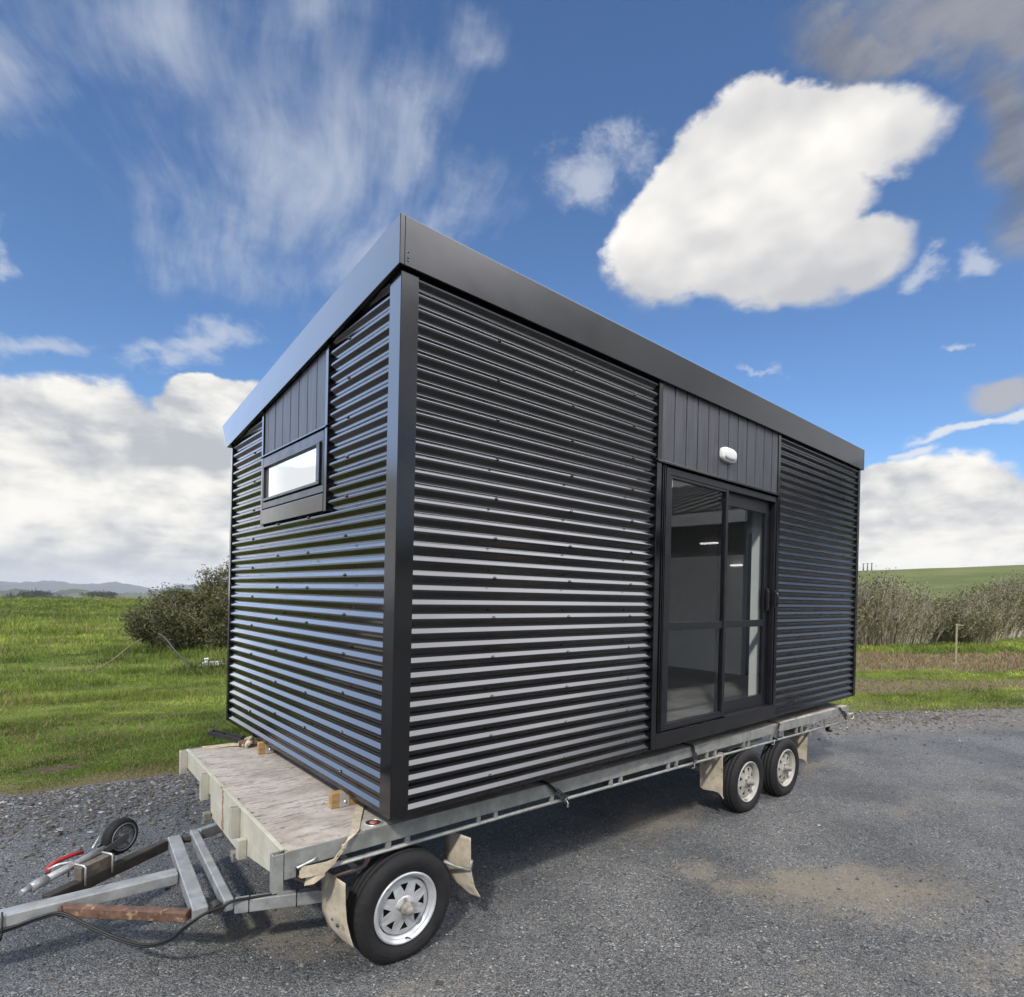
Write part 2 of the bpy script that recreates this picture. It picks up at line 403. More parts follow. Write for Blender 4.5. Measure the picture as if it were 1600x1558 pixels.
HUBM = simple('dusty_hub', (.25,.235,.20), .6, .2, .3, 20)
FLAP = simple('cream_rubber_mudflap', (.47,.41,.315), .75, 0, .24, 7, 1.4, .15, 40, (10, .56, (.30,.245,.17)))
WEB = simple('dirty_cream_webbing', (.50,.43,.31), .9, 0, .2, 18, 1.4, .4, 180)
WEBB = simple('black_webbing', (.012,.012,.014), .8, 0, .3, 30, 1.4, .3, 160)
DARKMET = simple('dark_buckle_steel', (.10,.10,.105), .4, .6, .3, 30)
BRIGHT = simple('zinc_plated_steel', (.62,.62,.60), .35, .6, .1, 30)
CABLE = simple('black_cable', (.012,.012,.013), .55, 0, .3, 40)
TIMB = None
def timber():
    m, nt, b = material('treated_pine')
    tc = nt.node('ShaderNodeTexCoord').outputs['Object']
    g = nt.noise(nt.vmath('MULTIPLY', tc, (5, 40, 40)), 1.0, 6, .6)
    nt.put(b.inputs['Base Color'], nt.mix(nt.mapr(g, .3, .7), (.27,.16,.06), (.48,.32,.14)))
    b.inputs['Roughness'].default_value = .7; nt.put(b.inputs['Normal'], nt.bump(g, .2, .003)); return m
TIMB = timber()
REDP = simple('red_plastic_grip', (.42,.03,.03), .5, 0, .1, 20)
ORG = simple('orange_red_lens', (.36,.12,.085), .35, 0, .2, 30)
WPLA = simple('white_plastic', (.78,.78,.76), .35, 0, .03)
def deck_mat():
    m, nt, b = material('worn_white_plywood')
    tc = nt.node('ShaderNodeTexCoord').outputs['Object']
    wv = nt.vmath('ADD', tc, nt.vmath('SCALE', nt.vmath('SUBTRACT', nt.noise(tc, 3.5, 3, .5, out=1), (.5,.5,.5)), .10))
    g = nt.noise(nt.vmath('MULTIPLY', wv, (9, 60, 10)), 1.0, 8, .72)
    big = nt.noise(tc, 2.2, 5, .65); fl = nt.noise(nt.vmath('MULTIPLY', wv, (24, 70, 10)), 1.0, 6, .75)
    c = nt.mix(nt.mapr(big, .35, .65), (.385,.335,.285), (.56,.51,.455))
    c = nt.mix(nt.math('MULTIPLY', nt.mapr(g, .50, .60), .75), c, (.215,.165,.125))
    c = nt.mix(nt.math('MULTIPLY', nt.mapr(fl, .60, .66), .8), c, (.12,.085,.06))
    pat = nt.noise(tc, 5.5, 5, .7); c = nt.mix(nt.math('MULTIPLY', nt.mapr(pat, .58, .70), .55), c, (.27,.225,.18))
    g2 = nt.noise(nt.vmath('MULTIPLY', wv, (11, 60, 10)), 1.0, 4, .6)
    c = nt.mix(nt.mapr(g2, .64, .70), c, (.07,.05,.035))
    edge = nt.noise(tc, 28, 5, .7)
    x, y, z = nt.sep(tc)
    ed = nt.math('MULTIPLY', nt.mapr(x, .07, .0), 1.0)
    c = nt.mix(nt.math('MULTIPLY', nt.mapr(nt.math('ADD', edge, nt.math('MULTIPLY', ed, .10)), .63, .72), .85), c, (.10,.075,.05))
    nt.put(b.inputs['Base Color'], c); b.inputs['Roughness'].default_value = .8
    nt.put(b.inputs['Normal'], nt.bump(nt.math('SUBTRACT', big, nt.math('MULTIPLY', g, 1.0)), .45, .004)); return m
DECKM = deck_mat()
def head_mat():
    m, nt, b = material('sun_warmed_headboard_steel')
    tc = nt.node('ShaderNodeTexCoord').outputs['Object']; x, y, z = nt.sep(tc)
    n = nt.noise(tc, 7, 5, .65)
    c = nt.mix(nt.mapr(n, .3, .7), (.46,.435,.34), (.56,.535,.435))  # galvanised steel; the warm sun on it is put into this cream
    # one rust run, on the metal itself
    d = nt.math('ABSOLUTE', nt.math('ADD', nt.math('SUBTRACT', y, 1.14), nt.math('MULTIPLY', nt.math('SUBTRACT', nt.noise(tc, 16, 4, .7), .5), .14)))
    c = nt.mix(nt.math('MULTIPLY', nt.mapr(d, .03, .012), nt.mapr(nt.noise(tc, 30, 3, .6), .36, .5)), c, (.27,.14,.075))
    c = nt.mix(nt.mapr(nt.noise(tc, 22, 5, .7), .66, .72), c, (.30,.24,.16))
    nt.put(b.inputs['Base Color'], c); b.inputs['Roughness'].default_value = .6; return m
HEADM = head_mat()

# ------------------------------------------------------------------ the cabin
cab = thing('portable_cabin', 'black corrugated steel cabin with a glass sliding door, standing on the trailer', 'cabin', (0,0,ZB))
PITCH = 0.0762; AMP = 0.0085
W_, L_, H0 = 2.88, 6.464, 2.785; SL = 0.139
ztop = lambda y: H0 - SL*y
def sheet(axis, off, s0, s1, z0, z1f, screws, sgn=-1, name='corrugated_cladding'):
    """horizontal corrugations; crest at `off`, valleys further in. axis 'x': wall along x facing -y; 'y': wall along y facing -x"""
    ns = 2 if axis == 'x' else max(2, int((s1-s0)/0.15)+1)
    S = np.linspace(s0, s1, ns)
    # one rib: flat crest, straight flanks, flat valley, corners rounded over 2.5 mm
    cor = [(-.0316, 1.0), (-.0065, 0.0), (.0065, 0.0), (.0316, 1.0)]
    pl = []
    for i, (zc, dc) in enumerate(cor):
        za, da = (cor[i-1] if i else (cor[-1][0]-PITCH, 1.0)); zb, db = (cor[i+1] if i < 3 else (cor[0][0]+PITCH, 1.0))
        for q_ in (-1, -.5, 0, .5, 1):
            e = .0028*q_; w = (1-abs(q_))
            dd = dc + (dc-da)/(zc-za)*e if q_ < 0 else dc + (db-dc)/(zb-zc)*e
            pin = .5*((dc-(dc-da)/(zc-za)*.0028)+(dc+(db-dc)/(zb-zc)*.0028))
            pl.append((zc+e, dd*(1-w*.5)+pin*w*.5))
    zmax = max(z1f(s) for s in S); prof = [(z0, None)]
    for k in range(-1, 40):
        for dz, dd in pl:
            z = .019+k*PITCH+dz
            if z0 < z < zmax: prof.append((z, dd))
    prof[0] = (z0, prof[1][1])
    mb = MB(); vs = []
    for z, dd in prof:
        for s in S:
            zz = min(z, z1f(s)); dpt = off - sgn*2*AMP*dd
            vs.append((s, dpt, zz) if axis == 'x' else (dpt, s, zz))
    n = len(S); fs = []
    for i in range(len(prof)-1):
        for k in range(n-1): fs.append((i*n+k, i*n+k+1, (i+1)*n+k+1, (i+1)*n+k))
    mb.add(vs, fs, True)
    for s, z in screws:
        zc = 0.019 + PITCH*round((z-0.019)/PITCH) + 0.008
        c = (s, off, zc) if axis == 'x' else (off, s, zc); ax = (0,sgn,0) if axis == 'x' else (sgn,0,0)
        mb.lathe([(0.0,.010),(.0055,.010),(.006,.004),(.010,.003),(.010,-.004)], c, ax, 8, smooth=False)
    o = mb.build(name, BLACK, cab)
    wn = o.modifiers.new('normals', 'WEIGHTED_NORMAL'); wn.mode = 'FACE_AREA'; wn.weight = 90
    return o
zr = [2.612 - 0.2286*k for k in range(12)]
sheet('x', .006, .100, 2.218, .012, lambda s: 2.80, [(x, z) for x in (.655,1.286,1.929) for z in zr])
sheet('x', .006, 4.262, 6.405, .012, lambda s: 2.80, [(x, z) for x in (4.75,5.36,5.97) for z in zr])
zt = lambda y: ztop(y) + .02
sheet('y', .006, .110, .858, .012, zt, [(.588, 2.605 - .2286*k) for k in range(12)])
sheet('y', .006, .858, 2.052, .012, lambda s: 1.652, [(y, 1.60 - .2286*k) for y in (1.141,1.695) for k in range(7)])
sheet('y', .006, 2.052, 2.845, .012, zt, [(2.252, 2.255 - .2286*k) for k in range(10)])
sheet('x', W_-.006, .05, 6.42, .012, lambda s: ztop(W_)+.02, [], sgn=1)
sheet('y', L_-.006, .05, 2.84, .012, zt, [], sgn=1)
# corner trims and bottom edge strips
t = .022
mb = MB(); mb.prism([(0,0),(.105,0),(.105,t),(t,t),(t,.114),(0,.114)], (0,0,0), (1,0,0), (0,1,0), (0,0,H0-.006)); mb.build('corner_trim', BLACK, cab, .003)
mb = MB(); mb.prism([(L_,0),(L_-.062,0),(L_-.062,t),(L_-t,t),(L_-t,.10),(L_,.10)], (0,0,0), (1,0,0), (0,1,0), (0,0,H0-.006)); mb.build('corner_trim', BLACK, cab, .003)
mb = MB(); mb.prism([(0,W_),(.06,W_),(.06,W_-t),(t,W_-t),(t,W_-.042),(0,W_-.042)], (0,0,0), (1,0,0), (0,1,0), (0,0,ztop(W_)-.006)); mb.build('corner_trim', BLACK, cab, .003)
mb = MB(); mb.prism([(L_,W_),(L_-.06,W_),(L_-.06,W_-t),(L_-t,W_-t),(L_-t,W_-.06),(L_,W_-.06)], (0,0,0), (1,0,0), (0,1,0), (0,0,ztop(W_)-.006)); mb.build('corner_trim', BLACK, cab, .003)
mb = MB(); mb.box(.11,.010,-.004,6.40,.03,.011); mb.box(.010,.12,-.004,.03,2.84,.011); mb.build('base_flashing', BLACK, cab)
# fascias
mb = MB(); mb.prism([(-.028,3.035),(3.06,2.607),(2.905,2.388),(-.028,2.787)], (-.028,0,0), (0,1,0), (0,0,1), (.027,0,0)); mb.build('end_fascia', BLACK, cab, .003)
mb = MB(); mb.box(0,-.028,2.787,6.494,-.001,3.035)
for x in (.02,.02,.02): mb.lathe([(0,.004),(.005,.003),(.006,0)], (x, -.028, 2.80+.09*random.random()), (0,-1,0), 8)
mb.build('side_fascia', BLACK, cab, .003)
mb = MB(); mb.prism([(0,3.031),(3.06,2.607),(2.905,2.388),(0,2.787)], (6.467,0,0), (0,1,0), (0,0,1), (.027,0,0)); mb.build('end_fascia', BLACK, cab, .003)
mb = MB(); mb.prism([(3.058,2.604),(2.905,2.39),(2.885,2.40),(3.035,2.612)], (0,0,0), (0,1,0), (0,0,1), (6.465,0,0)); mb.build('eave_gutter', BLACK, cab)
mb = MB(); mb.prism([(0,2.97),(3.03,2.555),(3.03,2.535),(0,2.95)], (0,0,0), (0,1,0), (0,0,1), (6.465,0,0)); mb.build('roof', BLACK, cab)
mb = MB(); mb.prism([(.004,2.80),(2.88,2.40),(2.88,2.385),(.004,2.785)], (.004,0,0), (0,1,0), (0,0,1), (6.456,0,0)); mb.build('soffit', BLACK, cab)
# boards above the door
mb = MB(); x = 2.268
while x < 4.21:
    x1 = min(x+.165, 4.212); mb.box(x+.0065, .002+random.random()*.0015, 2.196, x1-.0065, .0235, 2.80); x = x1
mb.build('board_panel', BOARD, cab, .0015, 1)
mb = MB(); mb.box(2.23,.0245,2.19,4.25,.03,2.80); mb.build('board_backing', DARKBACK, cab)
mb = MB(); mb.box(2.214,-.004,2.204,2.264,.03,2.80); mb.box(4.214,-.004,2.204,4.264,.03,2.80); mb.box(2.196,-.022,2.178,4.27,.03,2.196)
mb.prism([(2.196,2.196),(2.214,2.214),(2.214,2.196)], (0,-.004,0), (1,0,0), (0,0,1), (0,.02,0))
mb.build('board_trim', BLACK, cab, .002)
# boards above the window
mb = MB(); y = .895
while y < 2.02:
    y1 = min(y+.15, 2.02)
    xx = .004+random.random()*.0015
    mb.prism([(y+.006,2.176),(y1-.006,2.176),(y1-.006,ztop(y1)+.02),(y+.006,ztop(y)+.02)], (xx,0,0), (0,1,0), (0,0,1), (.02-xx+.002,0,0)); y = y1
mb.build('board_panel', BOARD, cab, .0015, 1)
mb = MB(); mb.prism([(.86,2.16),(2.05,2.16),(2.05,ztop(2.05)+.02),(.86,ztop(.86)+.02)], (.0245,0,0), (0,1,0), (0,0,1), (.006,0,0)); mb.build('board_backing', DARKBACK, cab)
mb = MB()
for ya, yb in ((.852,.888),(2.024,2.058)):
    mb.prism([(ya,1.643),(yb,1.643),(yb,ztop(yb)+.015),(ya,ztop(ya)+.015)], (-.004,0,0), (0,1,0), (0,0,1), (.034,0,0))
mb.box(-.014,.852,2.158,.03,2.058,2.170)
mb.build('board_trim', BLACK, cab, .002)
# window
win = MB(); f = -.004
win.box(f,.892,1.764,.05,2.02,1.812); win.box(f,.892,2.085,.05,2.02,2.152); win.box(f,.892,1.812,.05,.930,2.085); win.box(f,1.990,1.812,.05,2.02,2.085)
wo = win.build('window', FRAME, cab, .003)
mb = MB(); g0, g1 = .938, 1.984
mb.box(-.016,g0,1.818,.03,g1,1.838); mb.box(-.016,g0,2.07,.03,g1,2.082); mb.box(-.016,g0,1.838,.03,g0+.05,2.07); mb.box(-.016,g1-.022,1.838,.03,g1,2.07)
mb.build('sash', FRAME, wo, .003)
mb = MB(); mb.box(.004,g0+.05,1.838,.010,g1-.022,2.07); mb.build('pane', WGLASS, wo)
mb = MB(); mb.box(-.006,.892,1.646,.028,2.02,1.756); mb.build('sill_flashing', BLACK, wo, .003)
# sliding door
mb = MB(); f = .004
mb.box(2.345,f,.128,2.400,.09,2.165); mb.box(4.190,f,.128,4.215,.09,2.165); mb.box(2.400,f,2.112,4.190,.09,2.165)
mb.box(2.400,f,.128,3.285,.055,.150); mb.box(3.285,-.012,.118,4.215,.09,.130)
door = mb.build('sliding_door', FRAME, cab, .002)
mb = MB(); mb.box(2.205,-.006,.0,2.262,.03,2.176); mb.box(2.262,.012,.125,2.345,.04,2.176); mb.box(2.296,.002,.125,2.306,.0115,2.172); mb.box(2.322,.002,.125,2.330,.0115,2.172)
mb.box(4.218,-.006,.0,4.268,.03,2.176); mb.box(2.262,-.006,-.004,4.218,.03,.117)
mb.build('door_flashing', BLACK, cab, .002)
def leaf(x0, x1, z0, z1, y0, y1, st, top, bot, tz):
    mb = MB()
    mb.box(x0,y0,z0,x0+st,y1,z1); mb.box(x1-st,y0,z0,x1,y1,z1); mb.box(x0+st,y0,z1-top,x1-st,y1,z1); mb.box(x0+st,y0,z0,x1-st,y1,z0+bot)
    mb.box(x0+st,y0+.003,tz-.032,x1-st,y1-.003,tz+.032); return mb
leaf(2.401,3.285,.151,2.111,.008,.045,.026,.022,.022,.932).build('fixed_panel', FRAME, door, .002)
leaf(3.262,4.176,.132,2.111,.052,.088,.085,.115,.105,.932).build('sliding_panel', FRAME, door, .002)
mb = MB(); mb.box(2.427,.025,.173,3.259,.031,2.089); mb.build('glass', GLASS, door)
mb = MB(); mb.box(3.347,.068,.237,4.091,.074,1.996); mb.build('glass', GLASS, door)
mb = MB(); mb.box(3.250,.004,.151,3.288,.0075,2.111); mb.build('meeting_strip', BRIGHT if False else FRAME, door, .001)
mb = MB(); mb.box(4.118,.030,1.05,4.170,.051,1.27); mb.box(4.100,.012,1.075,4.128,.03,1.245); mb.tube([(4.21,-.02,1.10),(4.21,-.03,1.13),(4.21,-.03,1.20),(4.21,-.02,1.23)], .012, 8); mb.box(4.196,-.012,1.08,4.222,.003,1.25)
mb.build('handle', FRAME, door, .004)
mb = MB(); mb.box(2.432,.0225,2.02,2.452,.0245,2.09); lab(mb.build('sticker', WPLA, door), 'small white tag in the top corner of the door glass')
# bulkhead light
def oval(mb, cx, y0, cz, prof, n=40):
    vs = []
    for s, a, b in prof:
        for k in range(n):
            t_ = 2*PI*k/n; c, s_ = math.cos(t_), math.sin(t_)
            e = 2/3.2
            vs.append((cx + a*math.copysign(abs(c)**e, c), y0 - s, cz + b*math.copysign(abs(s_)**e, s_)))
    fs = [(j*n+k, j*n+(k+1) % n, (j+1)*n+(k+1) % n, (j+1)*n+k) for j in range(len(prof)-1) for k in range(n)]
    fs.append(tuple(range((len(prof)-1)*n, len(prof)*n)))
    mb.add(vs, fs, True)
mb = MB(); oval(mb, 3.235, .004, 2.405, [(0,.122,.062),(.024,.122,.062),(.031,.116,.057),(.032,.100,.048)])
bl = mb.build('bulkhead_light', WPLA, cab)
mb = MB(); oval(mb, 3.235, .004, 2.405, [(.028,.099,.047),(.042,.097,.046),(.049,.088,.039),(.052,.06,.026)]); mb.build('lens', WPLA, bl)
# inside
mb = MB(); mb.box(.03,.035,.06,6.43,2.85,.10); mb.build('floor', simple('grey_floor_sheet', (.16,.155,.15), .6, 0, .25, 5), cab)
mb = MB()
yi = .115
for x0, x1, z0, z1 in ((.12,2.340,.10,2.64),(4.212,6.34,.10,2.64),(2.352,4.198,2.172,2.64)): mb.box(x0,yi,z0,x1,yi+.012,z1)
mb.box(2.335,.092,.105,2.35,yi+.05,2.165); mb.box(4.20,.092,.105,4.219,yi+.125,2.165); mb.box(2.335,.092,2.166,4.219,yi+.05,2.18)
xi = .115
for y0, y1, z0, z1 in ((.128,.90,.10,2.62),(2.0,2.76,.10,2.42),(.90,2.0,.10,1.80),(.90,2.0,2.10,2.5)): mb.box(xi,y0,z0,xi+.012,y1,z1)
mb.box(.12,2.76,.10,6.34,2.772,2.45); mb.box(6.34,1.36,.10,6.352,2.76,2.60); mb.box(6.34,.128,2.08,6.352,1.36,2.64)
mb.prism([(.115,2.63),(2.77,2.26),(2.77,2.275),(.115,2.645)], (.1,0,0), (0,1,0), (0,0,1), (6.25,0,0))
mb.build('interior_lining', WHITE_IN, cab)
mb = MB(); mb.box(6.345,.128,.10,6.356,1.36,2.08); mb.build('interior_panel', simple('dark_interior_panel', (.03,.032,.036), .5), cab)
# ------------------------------------------------------------------ the trailer (its own frame: u back along the deck, v across, w up)
TA = -0.028; TO = Vector((-.466,.16,0))
tr = thing('flatbed_trailer', 'weathered galvanised flat deck trailer on six wheels carrying the black cabin', 'trailer', tuple(TO), TA)
TU = Vector((math.cos(TA), math.sin(TA), 0)); TV = Vector((-math.sin(TA), math.cos(TA), 0))
tw = lambda u, v, w: TO + TU*u + TV*v + Vector((0,0,w))
WD = 2.25; LD = 6.65
mb = MB(); 
for i in range(6):
    u0 = .012 + i*(LD-.02)/6; u1 = u0 + (LD-.02)/6 - .003
    for a, b in ((.012, .754), (.756, 1.500), (1.502, WD-.012)): mb.box(u0, a, .708, u1, b-.002, .733)
mb.build('deck', DECKM, tr, .002, 1)
mb = MB()
for v0, v1 in ((0,.05),(WD-.05,WD)):
    vo = v0 if v0 == 0 else v1; vi = .008 if v0 == 0 else -.008
    mb.box(0,vo,.648,LD,vo+vi,.736); mb.box(0,v0,.736,LD,v1 if v0==0 else v1,.739) if False else None
    mb.box(0,vo+vi,.648,LD,vo+vi*5,.656)
mb.box(0,-.001,.604,.055,.046,.648); mb.box(LD-.05,-.001,.585,LD,.04,.648)
mb.build('side_rail', GALV, tr, .0025)
mb = MB()
for v0 in (-.002, WD-.020):
    for a in (.545,.66,1.14,1.27,1.745,2.34,2.45,3.04,3.15,3.60,3.73,4.22,4.31,4.75,4.86,5.30,5.42,5.90,6.0,6.40):
        mb.box(a-.014, v0+.002, .60-.022*(a/6.5)**2*1.3, a+.014, v0+.020, .647)
    mb.tube([(.075,v0+.011,.60),(.075,v0+.011,.606),(1.4,v0+.011,.602),(3,v0+.011,.590),(4.7,v0+.011,.574),(6.62,v0+.011,.556)], .0115, 10)
    mb.tube([(6.62,v0+.011,.556),(6.62,v0+.011,.65)], .0115, 10)
mb.build('rope_rail', GALV, tr)
# underframe (dark gaps below the deck)
mb = MB()
for v in (.72, 1.53): mb.beam((.02,v,.60),(LD-.02,v,.60),.06,.15)
for i in range(15): u = .3+i*.45; mb.beam((u,.045,.672),(u,WD-.045,.672),.05,.05)
for v in (.55, 1.70): mb.beam((3.8,v,.40),(5.6,v,.40),.05,.07)
mb.beam((.64,.2,.28),(.64,WD-.2,.28),.05,.05); mb.beam((4.25,.2,.28),(4.25,WD-.2,.28),.05,.05); mb.beam((5.0,.2,.28),(5.0,WD-.2,.28),.05,.05)
for v in (.55,1.70):
    for u in (3.9,5.5): mb.beam((u,v,.40),(u,v,.56),.05,.05)
mb.lathe([(.02,.40),(.38,.40),(.38,.44),(.33,.44),(.33,.50),(.40,.50),(.40,.525),(.02,.525)], (.64,WD/2,0), (0,0,1), 40)
mb.build('underframe', GALV, tr, .003)
# headboard at the front
mb = MB()
mb.box(-.003,.05,.600,.010,WD,.736)
mb.prism([(1.46,.599),(1.45,.470),(1.385,.463),(.83,.463),(.62,.500),(.20,.566),(.20,.599)], (-.002,0,0), (0,1,0), (0,0,1), (.010,0,0))
mb.box(-.010,.04,.728,.012,WD-.02,.7395)
mb.build('headboard', HEADM, tr, .002)
for v in (.0,.742,1.498,WD-.052):
    mb = MB(); w0, w1 = (.560,.732)
    if v == 0: w0 = .552
    mb.box(-.052,v,w0,-.047,v+.05,w1); mb.box(-.047,v,w0,-.004,v+.005,w1); mb.box(-.047,v+.045,w0,-.004,v+.05,w1)
    mb.build('stake_pocket', GALVL if v else GALV, tr, .0015, 1)
mb = MB(); mb.box(-.050,.60,.490,-.004,.645,.598); mb.build('stake_pocket', GALVL, tr, .003)
for v, w in ((.70,.462),(1.40,.470)):
    mb = MB(); mb.prism([(0,0),(.055,0),(.045,-.045),(.01,-.055)], (-.05,v,w+.03), (0,1,0), (0,0,1), (.04,0,0)); mb.tube([(-.055,v+.028,w+.008),(-.004,v+.028,w+.008)], .012, 8)
    mb.build('hinge_lug', HUBM, tr, .003)
mb = MB(); mb.tube([(.055,-.004,.655),(.055,-.018,.655),(.13,-.018,.672),(.15,-.004,.675)], .006, 8); lab(mb.build('tie_hook', BRIGHT, tr), 'bright bent rod hook at the front corner of the rail')
# marker light sunk in the deck at the corner
mb = MB(); mb.box(.405,.012,.734,.575,.14,.7385); 
mp = mb.build('marker_light', GALVL, tr, .002)
mb = MB(); mb.lathe([(.0,.7395),(.046,.7395),(.046,.741),(.030,.7415),(.0,.7415)], (.49,.072,0), (0,0,1), 32); mb.build('recess', simple('recess_shade', (.02,.016,.014), .8), mp)  # flat dark disc; the shade inside the hole is put into its colour
mb = MB(); mb.lathe([(.047,.739),(.047,.744),(.040,.745),(.040,.740)], (.49,.072,0), (0,0,1), 32); mb.build('ring', BRIGHT, mp)
mb = MB(); mb.lathe([(.022,.7405),(.020,.745),(.013,.749),(.0,.751)], (.49,.072,0), (0,0,1), 24); mb.build('lens', ORG, mp)

# wheels
def make_wheel(rim_mat, name='wheel'):
    e = bpy.data.objects.new(name, None); COL.objects.link(e); e.empty_display_size = .1
    # axis: -v is the outer side; local origin at the axle, outer face at y = -0.045
    mb = MB(); R = .295
    prof = [(.178,-.018),(.186,-.036),(.205,-.052),(.235,-.060),(.258,-.058),(.275,-.050),(.287,-.040),(.2945,-.030),(.295,-.012),(.2895,-.011),(.2895,-.005),(.296,-.004),(.2965,.022),(.2905,.023),(.2905,.029),(.2965,.030),(.296,.056),(.2895,.057),(.2895,.063),(.295,.064),(.2945,.082),(.287,.092),(.275,.102),(.258,.110),(.235,.112),(.205,.104),(.18,.086)]
    n = 120
    def jig(j, k):
        q = 0.0
        if j in (5,6,7) or j in (20,21,22): q = -.0035 if k % 3 == 0 else 0
        if j in (8,11,12,15,16,19): q = -.0015 if (k + j) % 2 == 0 else 0
        return q
    mb.lathe(prof, (0,0,0), (0,1,0), n, jig)
    mb.lathe([(.238,-.0605),(.243,-.0618),(.247,-.0605)], (0,0,0), (0,1,0), n)
    ty = mb.build('tyre', TYRE, e)
    for v in ty.data.vertices:                                      # the load flattens the contact patch
        if v.co.z < -.255:
            tt = (-.255 - v.co.z); v.co.z = -.255 - tt*.62; v.co.y = .026 + (v.co.y-.026)*(1+tt*1.6)
    mb = MB()
    mb.lathe([(.186,-.034),(.190,-.047),(.183,-.053),(.176,-.050),(.172,-.040),(.166,-.036),(.158,-.034),(.156,-.010),(.150,.004),(.146,.006)], (0,0,0), (0,1,0), 64)
    # spoked disc: eight triangular openings, folded as one plate
    def P(r, deg, y): t_ = math.radians(deg); return (r*math.cos(t_), y, r*math.sin(t_))
    yo, ym, yi_ = -.012, -.026, -.030
    for k in range(8):
        a = k*45
        pts = [P(.058,a-22.5,yi_), P(.058,a,yi_), P(.058,a+22.5,yi_), P(.079,a,ym-.002), P(.127,a-12.0,ym+.004), P(.127,a+12.0,ym+.004), P(.149,a-22.5,yo-.004), P(.149,a-10.5,yo-.004), P(.149,a,yo-.004), P(.149,a+10.5,yo-.004), P(.149,a+22.5,yo-.004)]
        fs = [(0,1,3),(1,2,3),(0,3,4,6),(2,10,5,3),(6,4,7),(4,5,9,8,7),(5,10,9)]
        mb.add(pts, fs, False)
        b2 = [(p[0], p[1]+.006, p[2]) for p in pts]; mb.add(b2, fs, False)
        for i, j in ((3,4),(4,5),(5,3)): mb.add([pts[i], pts[j], b2[j], b2[i]], [(0,1,2,3)])
    mb.lathe([(.0,-.036),(.054,-.036),(.060,-.029)], (0,0,0), (0,1,0), 40)
    rm = mb.build('rim', rim_mat, e)
    mb = MB(); mb.lathe([(.155,.006),(.03,.006),(.03,.09),(.155,.09)], (0,0,0), (0,1,0), 32); mb.build('brake_drum', DARKST, e)
    mb = MB(); mb.lathe([(.034,-.030),(.034,-.052),(.030,-.062),(.026,-.066),(.025,-.086),(.021,-.094),(.012,-.100),(.0,-.101)], (0,0,0), (0,1,0), 28)
    for k in range(5):
        t_ = 2*PI*k/5+.4; c = (.047*math.cos(t_), -.036, .047*math.sin(t_)); mb.lathe([(.009,.0),(.009,-.010),(.005,-.014),(.0,-.014)], c, (0,1,0), 6, smooth=False)
    mb.build('hub', HUBM, e)
    mb = MB(); mb.tube([(.005,-.038,-.165),(.02,-.062,-.163)], .004, 6); mb.build('valve', TYRE, e)
    return e
def kids(o): return [c for c in bpy.data.objects if c.parent == o]
def dup(root, parent, loc, rot):
    r = root.copy(); COL.objects.link(r); r.parent = parent; r.location = loc; r.rotation_euler = rot
    for ch in kids(root):
        c = ch.copy(); COL.objects.link(c); c.parent = r
    return r
AX = .278
w0 = make_wheel(RIMW); w0.parent = tr; w0.location = (.64, .012, AX); lab(w0, 'front wheel with silver eight spoke rim')
w1 = make_wheel(RIMC); w1.parent = tr; w1.location = (4.25, .012, AX); w1.rotation_euler = (0, .35, 0); lab(w1, 'rear pair wheel with cream rim, nearer the front')
w2 = dup(w1, tr, (5.0,.012,AX), (0,.75,0)); lab(w2, 'rearmost wheel with cream rim')
for ou, src, ro in ((.64,w0,0),(4.25,w1,.2),(5.0,w1,.5)): 
    d_ = dup(src, tr, (ou, WD-.012, AX), (0, ro, PI)); 
    if 'label' in d_: del d_['label']
# the flattened patch must face down: undo the spin for tyres
for wq in kids(tr):
    if wq.name.startswith('wheel'):
        for c in kids(wq):
            if c.name.startswith('tyre'): c.rotation_euler = (0, -wq.rotation_euler.y, 0)

# mudflaps
def flap(rows, name='mudflap', th=.006, holes=()):
    """rows: list of (left point, right point) down the flap"""
    mb = MB(); n = len(rows); k = 5; vs = []
    for a, b in rows:
        a, b = Vector(a), Vector(b)
        for j in range(k): vs.append(a.lerp(b, j/(k-1)))
    fs = [(i*k+j, i*k+j+1, (i+1)*k+j+1, (i+1)*k+j) for i in range(n-1) for j in range(k-1)]
    mb.add(vs, fs, True); o = mb.build(name, FLAP, tr)
    s = o.modifiers.new('thickness', 'SOLIDIFY'); s.thickness = th; s.offset = 0
    return o
def lerp_rows(rows, m=6):
    out = []
    for i in range(len(rows)-1):
        for q in range(m):
            t_ = q/m; out.append((Vector(rows[i][0]).lerp(rows[i+1][0], t_), Vector(rows[i][1]).lerp(rows[i+1][1], t_)))
    out.append(rows[-1]); return out
flap(lerp_rows([((.248,.155,.530),(.278,-.058,.528)), ((.246,.155,.40),(.281,-.058,.42)), ((.252,.150,.31),(.290,-.058,.33)), ((.275,.120,.235),(.308,-.060,.255)), ((.310,.02,.200),(.328,-.062,.193))]))
for v, w in ((.112,.315),(.067,.300),(.022,.285)):
    mb = MB(); mb.lathe([(.0,-.008),(.007,-.007),(.009,-.003),(.009,.010)], (.262+(.15-v)*.12,v,w-.0), (1,0,0), 8)
    mb.build('flap_bolt', DARKMET, tr)
flap(lerp_rows([((1.00,.15,.56),(1.045,-.050,.560)), ((1.00,.15,.42),(1.05,-.05,.43)), ((1.015,.15,.33),(1.06,-.05,.34)), ((1.04,.10,.25),(1.085,-.05,.255)), ((1.09,.0,.20),(1.125,-.052,.19))]))
mb = MB(); mb.tube([(.93,.05,.42),(.99,.02,.385),(1.05,-.052,.375),(1.052,-.055,.43)], .010, 8); mb.build('flap_brace', GALV, tr)
